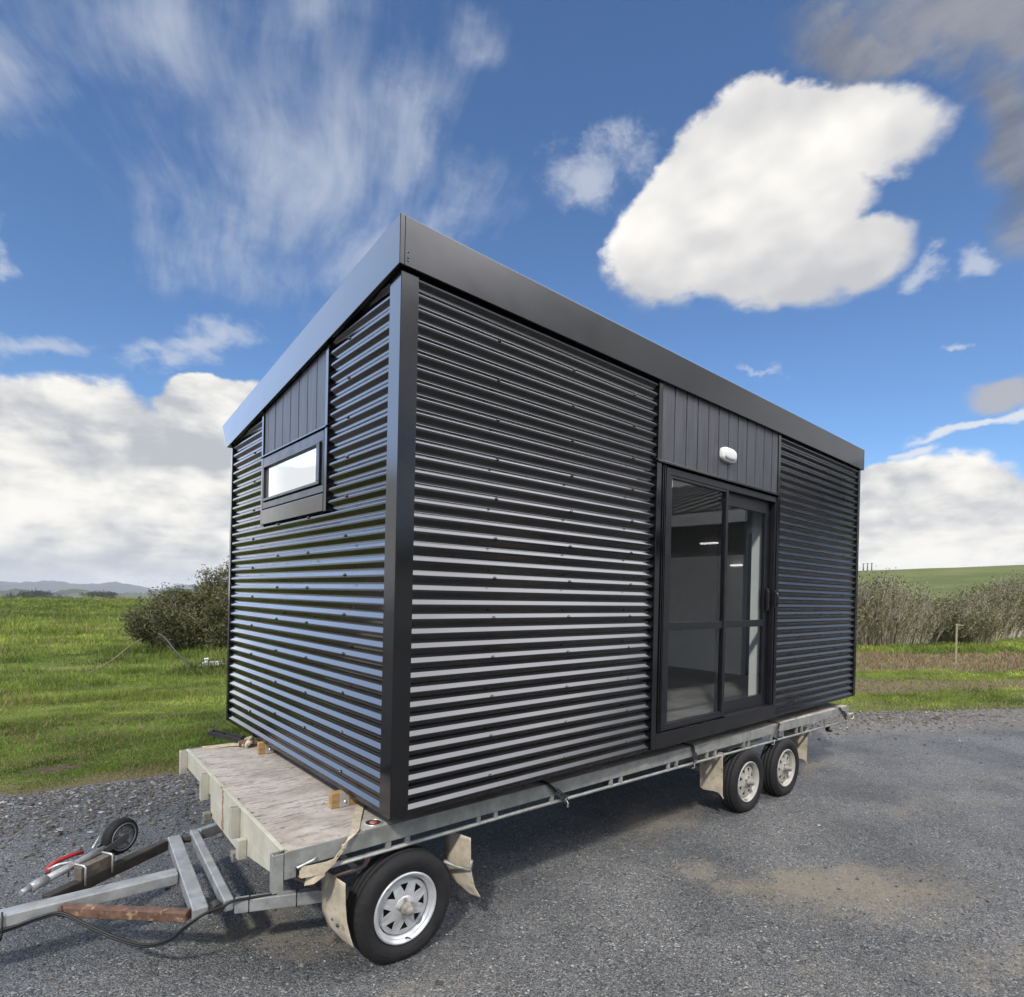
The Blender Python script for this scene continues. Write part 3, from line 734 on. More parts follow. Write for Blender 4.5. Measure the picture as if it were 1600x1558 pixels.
# rear flaps with a notch cut in the lower edge
def notch(u, v0, v1, w0, w1, lean):
    pts = [(v0,w1),(v1,w1),(v1,w0+.02),(v1+.01*(1 if v1>v0 else -1),w0-.015),(v1-.035*(1 if v1>v0 else -1),w0+.028),(v1-.085*(1 if v1>v0 else -1),w0+.03),(v0+.05*(1 if v1>v0 else -1),w0+.018),(v0+.012*(1 if v1>v0 else -1),w0+.03)]
    mb = MB(); mb.prism(pts, (u,0,0), (0,1,0), (lean,0,1), (.007,0,0))
    for q in (.25,.75): mb.lathe([(.0,-.006),(.008,-.005),(.010,.0)], (u+lean*(w1-.03)-.001, v0+(v1-v0)*q, w1-.03), (1,0,0), 8)
    return mb.build('mudflap', FLAP, tr, .001, 1)
notch(3.84, .225, -.012, .215, .595, -.03)
mb = MB(); mb.beam((3.84,-.01,.59),(3.84,.6,.59),.03,.03); mb.build('flap_bracket', GALV, tr); mb = MB(); mb.beam((5.62,.0,.535),(5.62,.6,.535),.03,.05); mb.build('flap_bracket', GALV, tr)
notch(5.60, .29, .030, .215, .600, .03)
# drawbar
mb = MB(); HB = .065; WZ = .33 - HB/2
mb.beam((-.246,.520,WZ),(-.188,1.600,WZ),.075,HB)
mb.build('drawbar_crossbar', DGALV, tr, .006)
mb = MB(); mb.beam((-.110,.525,WZ),(-.064,1.640,WZ),.050,HB)
mb.beam((-.085,.505,WZ),(.55,.245,WZ+.0),.05,HB+.006); mb.beam((-.04,1.605,WZ),(.55,1.84,WZ),.05,HB+.006)
mb.build('dolly_frame', DGALV, tr, .006)
for v in (.545,1.575):
    mb = MB(); mb.tube([(-.23,v,WZ-.005),(-.09,v,WZ-.005)], .020, 12)
    mb.tube([(-.165,v-.03,WZ),(-.165,v+.03,WZ)], .028, 14)
    mb.build('hinge_pin', DARKST, tr, .002)
mb = MB(); mb.beam((-.262,1.045,WZ),(-2.05,1.100,WZ),.090,HB); mb.beam((-2.05,1.10,WZ),(-2.2,1.105,WZ),.06,.05)
mb.lathe([(.035,-.02),(.06,-.02),(.06,.02),(.035,.02)], (-2.25,1.107,WZ), (0,0,1), 24, close=True)
mb.build('drawbar_beam', DGALV, tr, .007)
mb = MB(); mb.beam((-.295,.545,WZ),(-.80,1.005,WZ-.004),.050,.052); mb.build('rusty_brace', RUST, tr, .006)
mb = MB(); mb.beam((-.245,1.555,WZ),(-.86,1.14,WZ+.003),.055,HB); mb.build('dark_brace', DARKST, tr, .006)
# timber packer and U bolts and jockey wheel lying along the dark brace
A0 = Vector((-.245,1.555,.33)); A1 = Vector((-.86,1.14,.33)); AD = (A1-A0).normalized(); AN = Vector((-AD.y, AD.x, 0))
if AN.y < 0: AN = -AN
pa = lambda s, n, w: A0 + AD*s + AN*n + Vector((0,0,w-.33))
packer = MB(); packer.beam(pa(.375,0,.367),pa(.575,0,.367),.055,.072); packer.build('timber_packer', simple('grey_weathered_timber', (.125,.108,.088), .8, 0, .35, 16, 1.5, .2, 60, (12,.60,(.24,.18,.125))), tr, .003)
for s in (.395, .555):
    mb = MB(); mb.tube([pa(s,-.034,.30),pa(s,-.034,.40),pa(s,-.026,.409),pa(s,.085,.409),pa(s,.094,.40),pa(s,.094,.33)], .0055, 8)
    mb.build('clamp_bolt', BRIGHT, tr)
jk = bpy.data.objects.new('jockey_wheel', None); COL.objects.link(jk); jk.parent = tr
J0 = pa(.36,.065,.43); jc = pa(.262,.07,.448)
mb = MB(); jax = -AN
mb.tube([pa(.34,.066,.415),pa(.74,.054,.385)], .021, 16); mb.tube([pa(.70,.055,.388),pa(.785,.052,.382)], .025, 16); mb.tube([pa(.785,.052,.382),pa(.83,.050,.378)], .016, 10)
mb.build('stem', DGALV, jk)
mb = MB(); n_ = 48
mb.lathe([(.068,-.030),(.085,-.034),(.100,-.030),(.107,-.016),(.108,0),(.107,.016),(.100,.030),(.085,.034),(.068,.030)], jc, jax, n_, lambda j, k: -.003 if (j in (2,3,5,6) and k % 2) else 0); mb.build('tyre', TYRE, jk)
mb = MB(); mb.lathe([(.080,.032),(.082,.036),(.076,.037),(.072,.030),(.070,.014),(.020,.016),(.018,.034),(.0,.035)], jc, jax, 32)
b1 = Vector((0,0,1)); b2 = jax.cross(b1)
for k in range(5):
    t_ = 2*PI*k/5; dv = b1*math.cos(t_) + b2*math.sin(t_); mb.beam(Vector(jc)+jax*.020+dv*.018, Vector(jc)+jax*.020+dv*.073, .010, .010, jax)
mb.build('rim', simple('grey_jockey_rim', (.20,.21,.22), .45, .2), jk)
mb = MB()
for s_ in (1,-1):
    q = Vector(jc)+jax*(.041*s_); r_ = pa(.38,.064,.412)+jax*(.030*s_); mb.beam(q-(r_-q).normalized()*.02, r_, .006, .040, jax.cross((r_-q).normalized()))
mb.build('fork', simple('dark_grey_steel', (.09,.095,.10), .5, .3), jk, .002)
mb = MB(); mb.tube([pa(.55,.06,.42),pa(.60,.11,.415),pa(.635,.135,.40)], .007, 8); mb.build('crank', BRIGHT, jk); mb = MB(); mb.tube([pa(.42,.09,.435),pa(.36,.13,.45),pa(.33,.15,.46)], .006, 8); mb.build('latch_rod', BRIGHT, jk)
mb = MB(); mb.tube([pa(.44,.135,.415),pa(.51,.150,.420),pa(.58,.155,.415),pa(.625,.150,.402),pa(.635,.135,.38)], [.010,.012,.012,.012,.010], 10); lab(mb.build('grip', REDP, jk), 'red plastic crank grip')
# cable
def curve_pts(pts, m=8):
    pts = [Vector(p) for p in pts]; out = []
    for i in range(len(pts)-1):
        p0, p1, p2, p3 = pts[max(i-1,0)], pts[i], pts[i+1], pts[min(i+2,len(pts)-1)]
        for q in range(m):
            t_ = q/m; out.append(.5*((2*p1)+(p2-p0)*t_+(2*p0-5*p1+4*p2-p3)*t_*t_+(3*p1-p0-3*p2+p3)*t_**3))
    out.append(pts[-1]); return out
mb = MB()
for dz, dv in ((0,0),(-.012,.004)):
    mb.tube(curve_pts([(-2.0,1.045,.295+dz),(-1.4,1.028,.285+dz),(-1.05,1.018+dv,.262+dz),(-.90,1.0+dv,.285+dz),(-.80,.955+dv,.300+dz),(-.70,.86,.250+dz),(-.58,.74,.195+dz),(-.47,.62+dv,.175+dz),(-.38,.53+dv,.215+dz),(-.32,.485+dv,.280+dz),(-.24,.478,.315+dz*.3),(-.16,.478,.325+dz*.3),(-.10,.470,.342+dz*.2),(.0,.45,.338+dz*.2),(.10,.42,.337+dz*.2)]), .0065, 8)
for u, v in ((-.02,.478),(.20,.388)):
    a = Vector((u,v,WZ)); dr = Vector((.925,-.379,0)); nn = Vector((.379,.925,0))
    mb.tube([a-nn*.027+Vector((0,0,-.038)), a-nn*.028+Vector((0,0,.037)), a+nn*.027+Vector((0,0,.037))], .003, 6)
mb.tube([(-1.03,1.02,.35),(-1.03,1.012,.24),(-1.035,1.01,.215)], .005, 6); mb.tube([(-.80,.97,.33),(-.79,.955,.27)], .004, 6)
mb.build('wiring_cable', CABLE, tr)
# pipes by the front wheel
mb = MB(); mb.tube([(.26,.10,.505),(.40,.08,.51),(.44,.06,.53),(.455,.03,.60)], .012, 8); mb.tube([(.10,.20,.52),(.26,.20,.40)], .010, 6); mb.build('axle_pipe', simple('brown_grey_pipe', (.20,.15,.13), .6, .2), tr)
mb = MB(); mb.box(6.12,.01,.50,6.15,.05,.56); mb.box(6.13,.0,.485,6.20,.05,.503); mb.build('rear_hook', CABLE, tr, .003)
mb = MB(); mb.tube(curve_pts([(6.64,-.005,.63),(6.72,-.02,.64),(6.75,-.02,.60),(6.71,-.02,.57),(6.67,-.01,.58)]), .007, 8); mb.build('rope_loop', WEB, tr)

# ------------------------------------------------------------------ things resting on the trailer
def bearer(v, lbl):
    t = thing('timber_bearer', lbl, 'timber beam', tuple(tw(.392, v, .7345)), TA, 'timber bearers under the cabin')
    mb = MB(); mb.box(0,0,0,6.0,.045,.088); mb.build('beam', TIMB, t, .002)
    mb = MB(); mb.box(.055,-.004,.003,.105,-.0005,.086); mb.lathe([(0,-.012),(.007,-.011),(.010,-.004)], (.08,0,.03), (0,1,0), 8); mb.box(.048,-.006,.002,.058,-.0008,.086); mb.build('bracket', BRIGHT, t)
bearer(.400, 'pine bearer under the cabin, nearest its near corner')
bearer(1.775, 'pine bearer under the cabin, beside the pile of strap')
# cream strap from beneath the cabin over the rail
t = thing('cream_strap', 'dirty cream webbing strap pulled from under the cabin over the front rail', 'strap', tuple(tw(.3,0,.74)), TA)
lo = Vector((.3,0,.74)); q = lambda p: Vector(p) - lo
mb = MB()
wu = Vector((.042,0,0))
mb.ribbon([q(p) for p in ((.60,.43,.745),(.535,.335,.742),(.44,.17,.744),(.365,.03,.743),(.335,-.008,.738),(.30,-.018,.715),(.25,-.020,.665),(.205,-.020,.615),(.175,-.008,.575),(.165,.02,.565))], [Vector((.046,-.012,0))]*3+[Vector((.044,-.010,.0)),Vector((.042,-.006,.012)),Vector((.032,0,.020))]+[Vector((.026,0,.016))]*4, .003)
mb.build('webbing', WEB, t)
mb = MB(); mb.ribbon([q(p) for p in ((.070,-.006,.628),(.075,-.020,.628),(.12,-.022,.624),(.19,-.024,.622),(.245,-.024,.640),(.275,-.022,.675),(.30,-.021,.72))], [Vector((0,0,.056))]*3+[Vector((.006,0,.052)),Vector((.022,0,.030)),Vector((.024,0,.02)),Vector((.024,0,.018))], .003)
mb.ribbon([q(p) for p in ((.19,-.024,.60),(.14,-.020,.575),(.10,.0,.57))], Vector((.01,0,.04)), .003)
mb.build('tail', WEB, t); mb = MB(); mb.box(*(q((.272,-.030,.690))), *(q((.292,-.019,.712)))); mb.build('keeper', WEB, t, .002)
# black ratchet straps
def black_strap(u, du, lbl, w_lo, hook):
    t = thing('ratchet_strap', lbl, 'ratchet strap', tuple(tw(u,0,.74)), TA, 'black ratchet straps down the side rail')
    mb = MB(); wu = Vector((.034,0,0))
    z = lambda w: w-.74
    mb.ribbon([(0-.02,.10,z(.748)),(-.01,.02,z(.748)),(0,-.008,z(.743)),(du*.3,-.014,z(.70)),(du*.65,-.017,z(.65)),(du,-.018,z(w_lo))], wu, .004); mb.build('webbing', WEBB, t)
    mb = MB(); a = Vector((du*.42,-.022,z(.685))); b = Vector((du*.92,-.026,z(w_lo+.012)))
    d = (b-a).normalized(); sdv = d.cross(Vector((0,1,0))).normalized()
    for s_ in (-1,1): mb.beam(a+sdv*(.017*s_), b+sdv*(.017*s_), .004, .016, (0,1,0))
    for k in range(5): c = a.lerp(b,(k+.5)/5); mb.beam(c-sdv*.015, c+sdv*.015, .008, .006, (0,1,0))
    mb.tube([b-sdv*.026, b+sdv*.026], .009, 8); mb.build('buckle', DARKMET, t)
    mb = MB(); c = Vector((du,-.016,z(w_lo))); mb.tube([c, c+Vector((.012*hook,-.006,-.02)), c+Vector((.006*hook,-.004,-.045)), c+Vector((.03*hook,.01,-.05))], .005, 8); mb.build('hook', BRIGHT, t)
black_strap(1.69, .17, 'black ratchet strap slanting over the rail midway between the wheels', .600, 1)
black_strap(3.36, .015, 'black ratchet strap hanging over the rail under the glass door', .605, -.6)
black_strap(4.88, -.11, 'black ratchet strap over the rail above the rearmost wheel', .600, -1)
black_strap(6.36, .17, 'black ratchet strap at the rear end of the rail', .600, 1)
# coil of strap and ratchet on the deck
t = thing('strap_pile', 'pile of rolled cream strap and rusty ratchet at the far deck edge', 'strap', tuple(tw(.34,2.10,.735)), TA)
mb = MB()
mb.ribbon([(-.24,.10,.004),(-.15,.07,.006),(-.06,.05,.012),(.0,.0,.016)], Vector((0,.05,.01)), .004)
for k in range(3):
    mb.tube(curve_pts([(.02+.02*k,-.10,.02+.012*k),(.05,-.05,.045),(.09,.0,.04+.01*k),(.05,.05,.035),(.0,.02,.02+.01*k),(.02,-.05,.015)]), .012, 7)
mb.build('webbing', WEB, t)
mb = MB(); mb.tube([(-.01,-.02,.03),(.10,-.04,.035)], .024, 14); mb.tube([(.10,-.05,.03),(.17,-.08,.03)], .018, 12)
mb.build('roll', RUST, t)
mb = MB()
P0, P1 = Vector((-.17,.16,.105)), Vector((.02,.04,.045))
dr_ = (P1-P0).normalized(); sx_ = Vector((-dr_.y, dr_.x, 0)).normalized()
for s_ in (-.036,.036): mb.beam(P0+sx_*s_, P1+sx_*s_, .010, .034)
mb.beam(P0-sx_*.04, P0+sx_*.04, .022, .026); mb.beam(P0+dr_*.09-sx_*.03, P0+dr_*.09+sx_*.03, .012, .02)
mb.tube([P1-sx_*.05, P1+sx_*.05], .020, 12)
mb.build('ratchet', simple('dark_ratchet_steel', (.035,.035,.038), .5, .3, .3, 30), t, .002)

# ------------------------------------------------------------------ ground
def h_ter(x, y):
    r = np.hypot(x, y); a = np.degrees(np.arctan2(y, x))
    left = np.clip((a-52)/14, 0, 1); left = left*left*(3-2*left)
    right = np.clip((46-a)/14, 0, 1); right = right*right*(3-2*right)
    right = right*np.where(a < -120, 0, 1)
    dl = np.maximum(r-101, 0); hl = -np.minimum(.004*dl*dl, 12+.10*dl); hl = np.maximum(hl, -70)
    t_ = np.clip((r-36)/170, 0, 1); hr = (11.2+ (a-18)*-.11)*t_*t_*(3-2*t_) - np.maximum(r-230, 0)*.10
    hr = np.maximum(hr, -70)
    und = (fbm(x*.09+40, y*.09+7, 3)-.5)*.30*np.clip((r-9)/22, 0, 1)
    bank = 0
    return hl*left + hr*right + und - .012
def s_r(x, y): return .515*x + .857*y
nr, na = 210, 420
rad = np.concatenate([[0.0], np.geomspace(.6, 30, 120), np.geomspace(30.6, 2600, nr-121)])
ang = np.linspace(0, 2*PI, na, endpoint=False)
RR, AA = np.meshgrid(rad, ang, indexing='ij'); X = RR*np.cos(AA); Y = RR*np.sin(AA); Z = h_ter(X, Y)
idx = np.arange(nr*na).reshape(nr, na)
F = np.stack([idx[:-1], idx[1:], np.roll(idx, -1, 1)[1:], np.roll(idx, -1, 1)[:-1]], -1).reshape(-1, 4)
def grass_ground():
    m, nt, b = material('pasture')
    P = nt.node('ShaderNodeTexCoord').outputs['Object']; x, y, z = nt.sep(P)
    big = nt.noise(P, .22, 5, .6); mid = nt.noise(nt.vmath('MULTIPLY', P, (1,1.0,1)), 1.3, 5, .65); fine = nt.noise(P, 14, 5, .7)
    c = nt.mix(nt.mapr(big, .35, .65), (.070,.105,.018), (.130,.165,.034))
    c = nt.mix(nt.mapr(mid, .35, .68), c, (.165,.195,.045))
    c = nt.mix(nt.math('MULTIPLY', nt.mapr(fine, .5, .7), .6), c, (.030,.050,.010))
    s = nt.math('ADD', nt.math('MULTIPLY', x, .515), nt.math('MULTIPLY', y, .857))
    s = nt.math('ADD', s, nt.math('MULTIPLY', nt.math('SUBTRACT', nt.noise(P, .8, 4, .6), .5), 1.4))
    right = nt.mapr(x, 7.0, 9.0)
    def band(a, b_, e=.35): return nt.math('MULTIPLY', nt.math('MULTIPLY', nt.mapr(s, a-e, a+e), nt.mapr(s, b_+e, b_-e)), right)
    soil = nt.mix(nt.noise(P, 3.0, 5, .7), (.13,.085,.055), (.27,.205,.13))
    c = nt.mix(nt.math('MULTIPLY', band(8.2, 10.0), .85), c, soil)
    c = nt.mix(nt.math('MULTIPLY', band(11.9, 17.4), .9), c, nt.mix(nt.noise(P, 2.0, 5, .7), (.17,.11,.075), (.31,.24,.15)))
    # bare rim beside the yard on the left, a dry strip further out and one bare patch
    lf = nt.mapr(x, 4.0, 2.0)
    yy = nt.math('ADD', y, nt.math('MULTIPLY', nt.math('SUBTRACT', nt.noise(P, 1.2, 5, .65), .5), 1.3))
    c = nt.mix(nt.math('MULTIPLY', nt.math('MULTIPLY', nt.mapr(yy, 5.15, 4.6), lf), .9), c, nt.mix(nt.noise(P, 6, 5, .7), (.11,.075,.045), (.23,.18,.11)))
    st = nt.math('MULTIPLY', nt.mapr(nt.math('ABSOLUTE', nt.math('SUBTRACT', nt.math('ADD', yy, nt.math('MULTIPLY', x, .3)), 14.75)), .75, .1), lf)
    c = nt.mix(nt.math('MULTIPLY', st, .7), c, (.25,.20,.11))
    pd = nt.vmath('LENGTH', nt.vmath('MULTIPLY', nt.vmath('SUBTRACT', P, (-1.02,5.35,0)), (1.4,2.6,0)), out=1)
    c = nt.mix(nt.mapr(nt.math('ADD', pd, nt.math('MULTIPLY', nt.math('SUBTRACT', fine, .5), .8)), .5, .2), c, (.12,.085,.06))
    rr = nt.vmath('LENGTH', P, out=1)
    c = nt.mix(nt.math('MULTIPLY', nt.math('MULTIPLY', nt.mapr(rr, 45, 110), nt.mapr(x, 20, 50)), .8), c, nt.mix(nt.mapr(nt.noise(P, .06, 6, .65), .35, .65), (.085,.105,.035), (.150,.155,.065)))
    nt.put(b.inputs['Base Color'], c); b.inputs['Roughness'].default_value = .95; b.inputs['Specular IOR Level'].default_value = .15
    hgt = nt.math('ADD', nt.math('MULTIPLY', mid, .6), nt.math('MULTIPLY', fine, .25))
    nt.put(b.inputs['Normal'], nt.bump(hgt, .9, .35)); return m
PAST = grass_ground()
setting(raw('pasture_ground', np.stack([X, Y, Z], -1).reshape(-1, 3), F, PAST, smooth=True))

def gravel_mat():
    m, nt, b = material('crushed_stone')
    P = nt.node('ShaderNodeTexCoord').outputs['Object']; x, y, z = nt.sep(P)
    v = nt.node('ShaderNodeTexVoronoi'); nt.put(v.inputs['Vector'], nt.vmath('ADD', P, nt.vmath('SCALE', nt.vmath('SUBTRACT', nt.noise(P, 60, 2, .5, out=1), (.5,.5,.5)), .010))); v.inputs['Scale'].default_value = 92
    v2 = nt.node('ShaderNodeTexVoronoi'); nt.put(v2.inputs['Vector'], P); v2.inputs['Scale'].default_value = 190
    cr, cg, cb = nt.sep(v.outputs['Color'])
    stone = nt.ramp(cr, [(0,(.030,.034,.038)),(.35,(.075,.080,.086)),(.7,(.125,.131,.135)),(.93,(.20,.20,.195)),(1,(.36,.35,.33))])
    sr, sg, sb = nt.sep(v2.outputs['Color'])
    fine = nt.ramp(sr, [(0,(.035,.038,.042)),(.6,(.10,.104,.107)),(1,(.25,.245,.235))])
    blend = nt.mapr(nt.noise(P, 9, 4, .7), .42, .60)
    c = nt.mix(blend, stone, fine)
    big = nt.noise(P, .9, 6, .65); c = nt.mix(1.0, c, nt.mix(nt.mapr(big, .3, .7), (.74,.74,.74), (1.36,1.33,1.28)), 'MULTIPLY')
    # dust drifts worn into the yard, each with its own place
    W = nt.vmath('ADD', P, nt.vmath('MULTIPLY', nt.vmath('SUBTRACT', nt.noise(P, 1.1, 6, .65, out=1), (.5,.5,.5)), (1.3,1.3,0)))
    dust = None
    for cx, cy, rx, ry, rot, k in ((2.95,-1.05,1.15,.42,-35,1.0),(2.35,-.28,.50,.20,-20,.75),(-.25,.70,.62,.26,-40,.8),(2.75,-1.95,.75,.35,-30,.6),(3.0,.45,.9,.3,0,.75),(5.2,-1.0,1.6,.4,-20,.5),(.15,-.12,.5,.16,-30,.55),(-.6,-2.0,2.2,.5,0,.4),(3.1,-3.8,1.6,.6,10,.5),(8,-1.8,3.,.5,-28,.5),(2.0,-2.6,2.6,.22,-24,.55),(1.2,-1.15,1.6,.14,-24,.5),(5.8,.2,2.2,.25,-12,.6),(9.5,.2,2.5,.3,-26,.6)):
        cs, sn = math.cos(math.radians(rot)), math.sin(math.radians(rot))
        p = nt.dot(W, (cs/rx, sn/rx, 0)); q_ = nt.dot(W, (-sn/ry, cs/ry, 0))
        p = nt.math('SUBTRACT', p, (cs*cx+sn*cy)/rx); q_ = nt.math('SUBTRACT', q_, (-sn*cx+cs*cy)/ry)
        g = nt.math('MULTIPLY', nt.mapr(nt.vmath('LENGTH', nt.comb(p, q_, 0), out=1), 1.6, .0), k)
        dust = g if dust is None else nt.math('MAXIMUM', dust, g)
    fn = nt.noise(P, 24, 6, .75)
    fs_ = nt.noise(nt.vmath('MULTIPLY', W, (1.6, 5.5, 1)), 1.4, 7, .68); fm = nt.noise(P, 5.0, 6, .7)
    dm = nt.mapr(nt.math('ADD', nt.math('MULTIPLY', dust, .62), nt.math('ADD', nt.math('MULTIPLY', fn, .50), nt.math('ADD', nt.math('MULTIPLY', fs_, .75), nt.math('MULTIPLY', fm, .45)))), .98, 1.52)
    c = nt.mix(nt.math('MULTIPLY', dm, .82), c, nt.mix(fn, (.115,.098,.072), (.27,.235,.18)))
    # browner stones on the far margin
    s = nt.math('ADD', nt.math('MULTIPLY', x, .515), nt.math('MULTIPLY', y, .857))
    far = nt.math('MULTIPLY', nt.mapr(nt.math('ADD', s, nt.math('MULTIPLY', big, 1.2)), 4.9, 5.7), .75)
    c = nt.mix(far, c, nt.mix(cg, (.09,.08,.07), (.25,.22,.19)))
    nt.put(b.inputs['Base Color'], c); nt.put(b.inputs['Roughness'], nt.mapr(dm, 0, 1, .66, .95)); b.inputs['Specular IOR Level'].default_value = .35
    h = nt.math('SUBTRACT', nt.math('MULTIPLY', nt.math('SUBTRACT', .6, v.outputs['Distance']), nt.math('ADD', .35, nt.math('MULTIPLY', cg, .9))), nt.math('MULTIPLY', v2.outputs['Distance'], .35))
    h = nt.math('ADD', nt.math('MULTIPLY', h, nt.math('SUBTRACT', 1.0, nt.math('MULTIPLY', dm, .75))), nt.math('MULTIPLY', nt.noise(P, 3, 4, .6), 2.0))
    nt.put(b.inputs['Normal'], nt.bump(h, .9, .011)); return m
GRAV = gravel_mat()
# yard outline, ragged along the grass; unseen left arm added for neutral wall reflections
edge = [(-60,76),(-7,70),(-5.2,30),(-4.0,14),(-3.1,7.5),(-2.3,5.0),(-1.5,4.62),(0,4.45),(1.4,4.75),(2.4,5.55),(3.6,5.23)] + [(3.6+d*.857, 5.23-d*.515) for d in (2,4,6,8,10,12,15,20,30,45,60)]
den = []
for (xa, ya), (xb, yb) in zip(edge[:-1], edge[1:]):
    L = math.hypot(xb-xa, yb-ya); n = max(2, int(L/.07)) if abs(xa) < 22 else max(2, int(L/.5))
    for i in range(n): den.append((xa+(xb-xa)*i/n, ya+(yb-ya)*i/n))
den.append(edge[-1]); den = np.array(den)
off = (fbm(den[:,0]*1.1, den[:,1]*1.1, 5, 5)-.5)*.75 + (fbm(den[:,0]*7, den[:,1]*7, 9, 3)-.5)*.18
den[:,0] += off*.35; den[:,1] += off*.85
# strips from edge to a far line in front of the camera
nb = 40; vs = []; 
low = np.stack([den[:,0]*1.0, np.full(len(den), -60.0)], -1)
tt = np.linspace(0, 1, nb)**2.2
G = den[:,None,:]*(1-tt)[None,:,None] + low[:,None,:]*tt[None,:,None]
GX, GY = G[...,0], G[...,1]
GZ = (fbm(GX*.5, GY*.5, 21)-.5)*.03*np.clip((np.hypot(GX-2, GY-1)-6)/6, 0, 1)
hz = h_ter(GX, GY); GZ = np.maximum(GZ, hz+.006); GZ[:,0] = hz[:,0]-.004
idx = np.arange(G.shape[0]*nb).reshape(-1, nb)
F = np.stack([idx[:-1,:-1], idx[:-1,1:], idx[1:,1:], idx[1:,:-1]], -1).reshape(-1, 4)
setting(raw('gravel_yard', np.stack([GX, GY, GZ], -1).reshape(-1, 3), F[:, ::-1], GRAV, smooth=True))
eX, eY = den[:,0], den[:,1]
def yard_edge_y(x): return np.interp(x, eX, eY)

# loose chips lying on the yard
def stones():
    n = 26000
    r = np.exp(RNG.uniform(np.log(2.0), np.log(17), n)); a = np.radians(RNG.uniform(-20, 112, n))
    x = CAM.x + r*np.cos(a); y = CAM.y + r*np.sin(a)
    k = (y < yard_edge_y(x)-.02); x, y = x[k], y[k]; n = len(x)
    s = np.exp(RNG.normal(np.log(.0046), .42, n)); s = np.minimum(s, .022)
    base = np.array([(1,0,0),(-1,0,0),(0,1,0),(0,-1,0),(0,0,.8),(0,0,-.6)], float)
    fs = np.array([(0,2,4),(2,1,4),(1,3,4),(3,0,4),(2,0,5),(1,2,5),(3,1,5),(0,3,5)])
    n2 = 9000; x2 = RNG.uniform(-4.5,1.6,n2); y2 = yard_edge_y(x2)-np.abs(RNG.normal(0,.85,n2))-.05
    x = np.concatenate([x,x2]); y = np.concatenate([y,y2]); s = np.concatenate([s, np.exp(RNG.normal(np.log(.0115),.38,n2))]); n3 = 14000; d3 = RNG.uniform(0, 26, n3); q3 = np.abs(RNG.normal(0, .75, n3))+.05; x3 = 3.6+d3*.857-q3*.515; y3 = 5.23-d3*.515-q3*.857
    x = np.concatenate([x,x3]); y = np.concatenate([y,y3]); s = np.concatenate([s, np.exp(RNG.normal(np.log(.014),.38,n3))]); n = len(x)
    j = base[None]*(1+RNG.uniform(-.4,.45,(n,6,3))) + RNG.uniform(-.25,.25,(n,6,3))
    t_ = RNG.uniform(0, 2*PI, n); c, q_ = np.cos(t_), np.sin(t_)
    xx = j[...,0]*c[:,None]-j[...,1]*q_[:,None]; yy = j[...,0]*q_[:,None]+j[...,1]*c[:,None]
    V = np.stack([xx*s[:,None]+x[:,None], yy*s[:,None]+y[:,None], j[...,2]*s[:,None]*.75+.003+s[:,None]*.15], -1).reshape(-1,3)
    Fq = (fs[None]+(np.arange(n)*6)[:,None,None]).reshape(-1,3)
    g = RNG.choice([.05,.08,.11,.15,.20,.32], n, p=[.15,.25,.25,.18,.12,.05])
    col = np.stack([g*1.02, g*1.0, g*.97], -1); w_ = RNG.random(n) < np.where(s_r(x, y) > 4.6, .7, .16); col[w_] *= (1.15,1.0,.8)
    m, nt, b = material('loose_stone'); at = nt.node('ShaderNodeVertexColor'); at.layer_name = 'tint'
    nt.put(b.inputs['Base Color'], at.outputs[0]); b.inputs['Roughness'].default_value = .8
    setting(raw('loose_gravel', V, Fq, m, colors=np.repeat(col, 6, 0)), 'stuff')
stones()

# ------------------------------------------------------------------ grass
def leaf_mat(name, rough=.6, trans=.35):
    m, nt, b = material(name); at = nt.node('ShaderNodeVertexColor'); at.layer_name = 'tint'
    nt.put(b.inputs['Base Color'], at.outputs[0]); b.inputs['Roughness'].default_value = rough; b.inputs['Specular IOR Level'].default_value = .25
    t = nt.node('ShaderNodeBsdfTranslucent'); nt.put(t.inputs[0], at.outputs[0]); mx = nt.node('ShaderNodeMixShader'); mx.inputs[0].default_value = trans
    o = m.node_tree.nodes['Material Output']; nt.l.new(b.outputs[0], mx.inputs[1]); nt.l.new(t.outputs[0], mx.inputs[2]); nt.l.new(mx.outputs[0], o.inputs[0]); return m
GRM = leaf_mat('grass_blades')
def blades(x, y, hgt, wid, col, lean=.6):
    n = len(x); z = h_ter(x, y)-.004
    a = RNG.uniform(0, 2*PI, n); la = RNG.uniform(0, 2*PI, n); ll = RNG.uniform(.15, 1, n)*lean
    dx, dy = np.cos(a)*wid/2, np.sin(a)*wid/2; lx, ly = np.cos(la)*ll*hgt, np.sin(la)*ll*hgt
    V = np.empty((n,5,3)); zz = np.zeros(n)
    V[:,0] = np.stack([x-dx,y-dy,z],-1); V[:,1] = np.stack([x+dx,y+dy,z],-1)
    V[:,2] = np.stack([x+dx*.8+lx*.35,y+dy*.8+ly*.35,z+hgt*.6],-1); V[:,3] = np.stack([x-dx*.8+lx*.35,y-dy*.8+ly*.35,z+hgt*.6],-1)
    V[:,4] = np.stack([x+lx,y+ly,z+hgt*np.sqrt(np.maximum(.15,1-.5*ll**2))],-1)
    o = np.arange(n)*5
    F = np.concatenate([np.stack([o,o+1,o+2],-1), np.stack([o,o+2,o+3],-1), np.stack([o+3,o+2,o+4],-1)])
    return V.reshape(-1,3), F, np.repeat(col, 5, 0)
